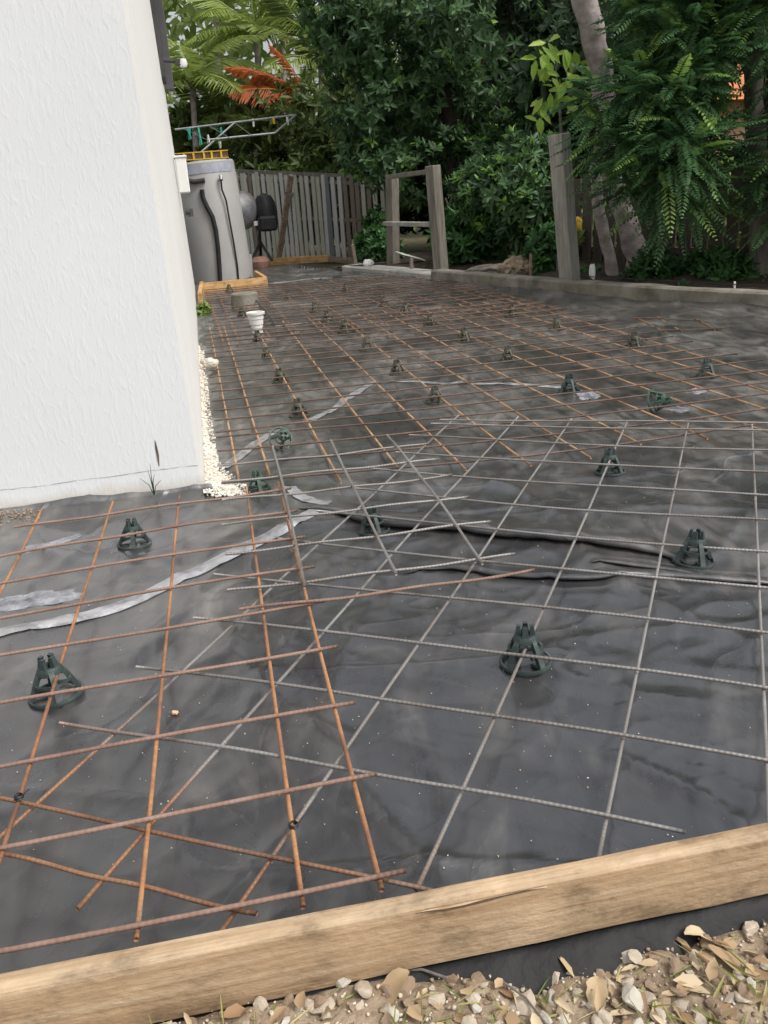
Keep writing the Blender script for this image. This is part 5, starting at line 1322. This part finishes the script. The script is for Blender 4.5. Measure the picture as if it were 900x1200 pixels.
# --- neighbour's house glimpsed through the leaves
hb = dp(860, 230, 15); hb.z = 0
nh = anchored('neighbour_house', hb, 'orange tiled house glimpsed through leaves at right', 'house')
MB().box((.5, 2.0, .9), (7, 4, 2.0)).build('wall', M['brick_wall'], nh)
rf = MB().add([(-3.4, -.4, 1.905), (4.4, -.4, 1.905), (4.4, 4.4, 1.905), (-3.4, 4.4, 1.905), (-1.5, 2, 3.6), (2.5, 2, 3.6)], [(0, 1, 5, 4), (1, 2, 5), (2, 3, 4, 5), (3, 0, 4), (3, 2, 1, 0)]).build('roof', M['roof_tile'], nh)
fr_ = MB().box((-1.6, -.02, 1.0), (1.3, .06, 1.0)).build('window', M['meter_white'], nh); MB().box((-1.6, -.055, 1.0), (1.15, .012, .86)).build('pane', M['glass_dark'], fr_)

# ================================================================== SOIL, STONES, GRASS AT THE FRONT
xs = np.arange(-1.5, 1.6, .012); ys = np.arange(-.6, 1.25, .012)
X, Y = np.meshgrid(xs, ys, indexing='ij')
d = (X - TA.x) * TN.x + (Y - TA.y) * TN.y           # distance behind the board face (negative = in front)
crest = np.clip((X + .03) / .16, 0, 1)
zs = .012 - .028 * crest
Z = zs + .012 * (vnoise(X * 9, Y * 9, 101) - .5) + .012 * (vnoise(X * 28, Y * 28, 102) - .5) + .004 * (vnoise(X * 70, Y * 70, 103) - .5)
dl = -.003 - .019 * crest
Z = np.where(d > dl, np.minimum(Z, .010 - .022 * crest - (d - dl) * 1.2), Z)
idx = np.arange(X.size).reshape(X.shape)
Q = np.stack([idx[:-1, :-1], idx[1:, :-1], idx[1:, 1:], idx[:-1, 1:]], -1).reshape(-1, 4)
dq = d.ravel()[Q].mean(1); Q = Q[dq < .02]
u_, inv = np.unique(Q, return_inverse=True)
soil = link('loose_soil', npmesh('loose_soil', np.stack([X, Y, Z], -1).reshape(-1, 3)[u_], inv.reshape(Q.shape), True), M['soil'])
tag(soil, kind='structure')
def zsoil(x, y):
    i = int(np.clip(round((x - xs[0]) / .012), 0, len(xs) - 1)); j = int(np.clip(round((y - ys[0]) / .012), 0, len(ys) - 1)); return Z[i, j]
def rock(seed, sub=2, flat=.7):
    bm = bmesh.new(); bmesh.ops.create_icosphere(bm, subdivisions=sub, radius=1)
    r2 = np.random.default_rng(seed)
    planes = [(Vector(unit(r2.normal(size=3))), r2.uniform(.42, .80)) for _ in range(11)]
    for v_ in bm.verts:
        q = v_.co.copy()
        for nrm, dd in planes:
            k = q.dot(nrm)
            if k > dd: q -= nrm * (k - dd)
        q *= 1 + .12 * r2.normal() * .5
        v_.co = Vector((q.x, q.y * r2.uniform(.97, 1.03) * .8, q.z * flat))
    me = bpy.data.meshes.new('stone'); bm.to_mesh(me); bm.free()
    return me
rocks = {}
for m in ('stone', 'stone_pale', 'stone_brown', 'sandstone'):
    rocks[m] = [rock(hash_ + 100 * len(m), 2, .45 + .1 * (hash_ % 4)) for hash_ in range(5)]
    for me in rocks[m]: me.materials.append(M[m])
rr = random.Random(11)
def in_front(x, y): return (x - TA.x) * TN.x + (y - TA.y) * TN.y
cnt = 0
# the larger stones that can be picked out, as surveyed, then smaller ones between
big = [(528, 1120, .024, 'stone_pale'), (553, 1168, .016, 'stone_pale'), (610, 1170, .030, 'stone'), (680, 1120, .026, 'stone_brown'), (735, 1110, .020, 'stone_pale'), (738, 1160, .030, 'stone_pale'), (735, 1135, .014, 'stone'),
       (560, 1145, .020, 'stone_brown'), (640, 1185, .020, 'stone_pale'), (800, 1165, .016, 'stone'), (880, 1083, .022, 'stone'), (830, 1100, .020, 'stone_brown'), (860, 1160, .014, 'stone'), (700, 1185, .018, 'stone'),
       (510, 1175, .022, 'stone'), (475, 1165, .020, 'stone_brown'), (430, 1170, .026, 'stone'), (400, 1160, .018, 'stone_pale'), (380, 1185, .024, 'stone'), (460, 1195, .02, 'stone_pale'), (590, 1140, .013, 'stone_pale'), (650, 1135, .013, 'stone'),
       (340, 1180, .016, 'stone_brown'), (310, 1190, .018, 'stone'), (770, 1185, .018, 'stone_brown'), (820, 1185, .02, 'stone'), (890, 1120, .016, 'stone_brown')]
def put_stone(x, y, r_, m, parent=soil, zf=None, sink=.3):
    c = link('stone', rr.choice(rocks[m]), None, parent, (x, y, (zsoil(x, y) if zf is None else zf) + r_ * sink))
    k = rr.uniform(.8, 1.15); c.scale = (r_ * k, r_ * rr.uniform(.8, 1.1), r_ * rr.uniform(.7, 1.1)); c.rotation_euler = (rr.uniform(-.5, .5), rr.uniform(-.5, .5), rr.uniform(0, 6.3))
for u, v, r_, m in big:
    p = gp(u, v, .0); put_stone(p.x, p.y, r_ * .78, m, sink=.15)
while cnt < 262:
    x, y = rr.uniform(-.42, .52), rr.uniform(.60, .86)
    dd = in_front(x, y)
    lim = -.006 - .020 * min(1, max(0, (x + .03) / .16))
    if dd > lim or dd < -.17: continue
    put_stone(x, y, rr.choice((.005, .006, .007, .008, .010, .012, .014)), rr.choice(('stone', 'stone', 'stone_pale', 'stone_brown', 'stone_brown'))); cnt += 1
def joined_rocks(name, pts, sizes, mats, seed, parent=None):
    """many small stones as one mesh"""
    r2 = np.random.default_rng(seed); bases = []
    for s in range(6):
        me = rock(500 + s + seed, 1, .7); v = np.empty(len(me.vertices) * 3, np.float32); me.vertices.foreach_get('co', v); f = np.array([p.vertices[:] for p in me.polygons]); bases.append((v.reshape(-1, 3), f)); bpy.data.meshes.remove(me)
    VV, FF, o = [], [], 0
    for p, s in zip(pts, sizes):
        v, f = bases[r2.integers(6)]; a = r2.uniform(0, 6.3); ca, sa = math.cos(a), math.sin(a)
        q = v * s * r2.uniform(.7, 1.2, 3); q = np.stack([q[:, 0] * ca - q[:, 1] * sa, q[:, 0] * sa + q[:, 1] * ca, q[:, 2]], 1) + p
        VV.append(q); FF.append(f + o); o += len(v)
    ob = link(name, npmesh(name, np.concatenate(VV), np.concatenate(FF)), M[mats], parent)
    return ob
for k, (m, cntk) in enumerate((('stone', 4200), ('stone_brown', 3800), ('stone_pale', 900))):
    pts, sz = [], []
    while len(pts) < cntk:
        x, y = rr.uniform(-.9, 1.0), rr.uniform(.35, .95); dd = in_front(x, y)
        if dd > -.004 - .020 * min(1, max(0, (x + .03) / .16)) + rr.gauss(0, .003): continue
        s = rr.choice((.0016, .002, .0026, .0034, .0045)); pts.append((x, y, zsoil(x, y) + s * .4)); sz.append(s)
    tag(joined_rocks('gravel', pts, sz, m, 40 + k, soil), kind='stuff')
# pale rubble along the foot of the house side wall
pts, sz = [], []
def wall_side(t, out): p = CORNER + EY * t + EX * out; return p.x, p.y
rub = anchored('sandstone_rubble', CORNER, 'strip of pale crushed sandstone along the foot of the house wall', 'rubble')
CV = np.array(CORNER)
def rub_w(t): return .075 * math.exp(-(t / .20) ** 2) + .024 * math.exp(-t / 1.2) * (.6 + .8 * vnoise(np.array([t * 6.]), np.array([.5]), 83)[0]) + .008
nt_, no_ = 200, 9; bv = []
for i in range(nt_):
    t = -.05 + 3.2 * i / (nt_ - 1)
    for j in range(no_):
        f = j / (no_ - 1); o_ = -.01 + (rub_w(max(t, 0)) + .01) * f; x, y = wall_side(t, o_)
        z_ = H1(x, y) + .016 * (1 - f) + .012 * vnoise(np.array([t * 40.]), np.array([f * 4.]), 84)[0] * (1 - f * .6) - (.006 if j == no_ - 1 else 0)
        bv.append((x - CV[0], y - CV[1], z_ - CV[2]))
ix = np.arange(nt_ * no_).reshape(nt_, no_); Qb = np.stack([ix[:-1, :-1], ix[:-1, 1:], ix[1:, 1:], ix[1:, :-1]], -1).reshape(-1, 4)
link('sand_bed', npmesh('sand_bed', bv, Qb, True), M['sandstone'], rub)
for i in range(3000):
    t = rr.uniform(-.08, 3.0) if i % 3 else rr.uniform(-.10, .6)
    o_ = rr.random() ** 1.1 * (rub_w(max(t, 0)) + .02); x, y = wall_side(t, o_)
    hgt = max(0, .022 * (1 - o_ / (rub_w(max(t, 0)) + .01)))
    s = rr.choice((.0014, .002, .002, .003, .004, .006, .009)); pts.append(np.array((x, y, H1(x, y) + hgt + s * .2)) - CV); sz.append(s)
tag(joined_rocks('crushed_stone', pts, sz, 'sandstone', 60, rub), kind='stuff')
for i in range(26):
    t = rr.uniform(-.06, 2.4); o_ = rr.uniform(.008, rub_w(max(t, 0))); x, y = wall_side(t, o_); s = rr.uniform(.010, .022)
    put_stone(x - CV[0], y - CV[1], s, 'sandstone' if i % 3 else 'stone_pale', rub, H1(x, y) + .008)
x, y = wall_side(2.2, .06)
tag(lump('curled_scrap', 'pale curled plaster scrap lying on the rubble by the wall', (x, y, .05), (.05, .03, .03), 'stone_pale', 'scrap', 23), None)

# dead grass, twigs and leaves at the front
n = 520
gx_, gy_ = rng.uniform(-.45, .55, n), rng.uniform(.60, .86, n)
okm = in_front(gx_, gy_) < np.where(gx_ < -.02, -.012, -.03)
gx_, gy_ = gx_[okm], gy_[okm]; n = len(gx_)
gz = np.array([zsoil(a, b) for a, b in zip(gx_, gy_)]) + .004
dd = np.stack([rng.normal(0, 1, n), rng.normal(0, 1, n), np.abs(rng.normal(.15, .25, n))], 1)
V, F = leaf_quads(np.stack([gx_, gy_, gz], 1), dd, np.tile(UPV, (n, 1)) + rng.normal(size=(n, 3)) * .3, rng.uniform(.012, .055, n), rng.uniform(.0006, .0014, n), .1, .1)
tag(link('dry_grass', npmesh('dry_grass', V, F, False, np.repeat(rng.random(n), 2)), M['grass']), 'scattered dry grass blades over the stony soil', 'grass', kind='stuff')
# litter of broad dry leaf flakes
n = 420; lx, ly = rng.uniform(-.45, .55, n), rng.uniform(.60, .86, n)
kp = in_front(lx, ly) < -.012 - .022 * np.clip((lx + .03) / .16, 0, 1); lx, ly = lx[kp], ly[kp]; n = len(lx)
lz = np.array([zsoil(a, b) for a, b in zip(lx, ly)]) + rng.uniform(.002, .009, n)
V, F = leaf_quads(np.stack([lx, ly, lz], 1), np.stack([rng.normal(0, 1, n), rng.normal(0, 1, n), rng.normal(.05, .18, n)], 1), np.tile(UPV, (n, 1)) + rng.normal(size=(n, 3)) * .28, rng.uniform(.012, .034, n), rng.uniform(.003, .009, n), .15, .3)
tag(link('leaf_litter', npmesh('leaf_litter', V, F, False, np.repeat(rng.random(n), 2)), M['dry']), 'dry tan leaf flakes littering the stony soil', 'leaf litter', kind='stuff')
# greener tufts
tu = []
for (u, v, k) in ((505, 1112, 7), (520, 1118, 6), (880, 1150, 5), (840, 1185, 5), (895, 1190, 5)):
    p = gp(u, v, -.01)
    for _ in range(k): tu.append((p.x + rng.normal() * .008, p.y + rng.normal() * .006, zsoil(p.x, p.y)))
tu = np.array(tu); n = len(tu)
dd = np.stack([rng.normal(0, .9, n), rng.normal(-.1, .6, n), rng.uniform(.1, .9, n)], 1)
V, F = leaf_quads(tu, dd, np.stack([rng.normal(0, 1, n), -np.ones(n), np.ones(n)], 1), rng.uniform(.02, .05, n), rng.uniform(.0012, .0026, n), .25, .15)
tag(link('grass_tufts', npmesh('grass_tufts', V, F, False, np.repeat(rng.random(n), 2)), M['grass']), 'thin green grass tufts in the stony soil', 'grass', kind='stuff')
def dead_leaf(label, u, v, L, Wd, rz, seed, lift=.006):
    p = gp(u, v, -.01); p.z = zsoil(p.x, p.y) + lift
    r2 = random.Random(seed); n = 9; V = []
    for i in range(n):
        t = i / (n - 1); wv = Wd * math.sin(math.pi * min(.98, t * .92 + .04)) ** .8
        for j in range(5):
            s = (j - 2) / 2; V.append((L * (t - .5), s * wv * (1 + r2.uniform(-.12, .12)), .25 * wv * abs(s) ** 1.5 + .010 * math.sin(t * 4 + seed) + r2.uniform(-.001, .001)))
    idx = np.arange(n * 5).reshape(n, 5); Q = np.stack([idx[:-1, :-1], idx[1:, :-1], idx[1:, 1:], idx[:-1, 1:]], -1).reshape(-1, 4)
    me = npmesh('dead_leaf', V, Q, True, np.full(len(Q), r2.random())); o = link('dead_leaf', me, M['dry'], None, p); o.rotation_euler = (r2.uniform(-.2, .2), r2.uniform(-.2, .2), rz)
    tag(o, label, 'dead leaf', 'dead leaves on the soil')
dead_leaf('large curled pale dead leaf on the soil at lower right', 826, 1103, .055, .014, .15, 1)
dead_leaf('long brown dead leaf lying diagonally at the right edge', 868, 1135, .075, .009, -.75, 2)
dead_leaf('brown dead leaf near the bottom right corner', 880, 1165, .06, .012, -.4, 3)
dead_leaf('broad brown dead leaf under the left part of the board', 458, 1178, .055, .016, .5, 4)
dead_leaf('small tan dead leaf among the stones at bottom centre', 700, 1165, .04, .012, 1.2, 5)
for u0, v0, u1, v1, r_, lab in ((463, 1138, 525, 1152, .0016, 'thin dark twig along the soil below the board'), (800, 1100, 850, 1150, .002, 'pale stalk lying right of the large dead leaf'), (590, 1150, 640, 1195, .0014, 'short pale straw near the bottom edge')):
    a, b = gp(u0, v0, .0), gp(u1, v1, .0); a.z = zsoil(a.x, a.y) + .008; b.z = zsoil(b.x, b.y) + .010
    tag(MB().tube([a, (a + b) / 2 + Vector((.002, .003, .004)), b], r_, 6).build('twig', M['dry' if r_ > .0015 and u0 > 500 else 'bark'], None, True), lab, 'twig')
# crumbs of soil and chips on the plastic
pts, sz = [], []
for i in range(420):
    u, v = rr.uniform(0, 900), rr.uniform(560, 1040); p = gp(u, v, 0)
    if in_front(p.x, p.y) < .05 or (p.x < -.55 and p.y > 2.35): continue
    s = rr.choice((.0008, .0012, .0016, .0022)); pts.append((p.x, p.y, H1(p.x, p.y) + s * .5)); sz.append(s)
tag(joined_rocks('crumbs', pts, sz, 'stone', 70), 'tiny crumbs of soil and chips scattered on the plastic', 'crumbs', kind='stuff')
p = gp(206, 840, .0)
o = lump('wood_chip', 'small yellow wood chip on the plastic near the orange bar', (p.x, p.y, H1(p.x, p.y) + .004), (.007, .004, .004), 'splinter', 'chip', 33)
# weed and dirt at the foot of the front wall
wd = anchored('wall_weed', CORNER - EX * .16 - EY * .03 + Vector((0, 0, .03)), 'thin green weed growing against the foot of the white wall', 'weed')
for k, (dx, dz) in enumerate(((-.006, .085), (.004, .105), (.03, .05), (-.035, .06), (.012, .07))):
    MB().tube([Vector((0, 0, 0)), Vector((dx * .3, -.003, dz * .6)), Vector((dx, -.004, dz))], [.0016, .0012, .0005], 5).build('stem', M['leaf_shrub'], wd, True)
pts, sz = [], []
for i in range(420):
    t = rr.uniform(.50, .78); o_ = rr.random() ** 1.5 * .07; q = CORNER - EX * t - EY * (o_ + .003)
    s = rr.choice((.002, .003, .004, .006)); pts.append((q.x, q.y, H1(q.x, q.y) + .028 * (1 - o_ / .07) + s * .4)); sz.append(s)
tag(joined_rocks('wall_dirt', pts, sz, 'stone_brown', 71), 'crumbly brown dirt heaped at the foot of the front wall', 'dirt', kind='stuff')
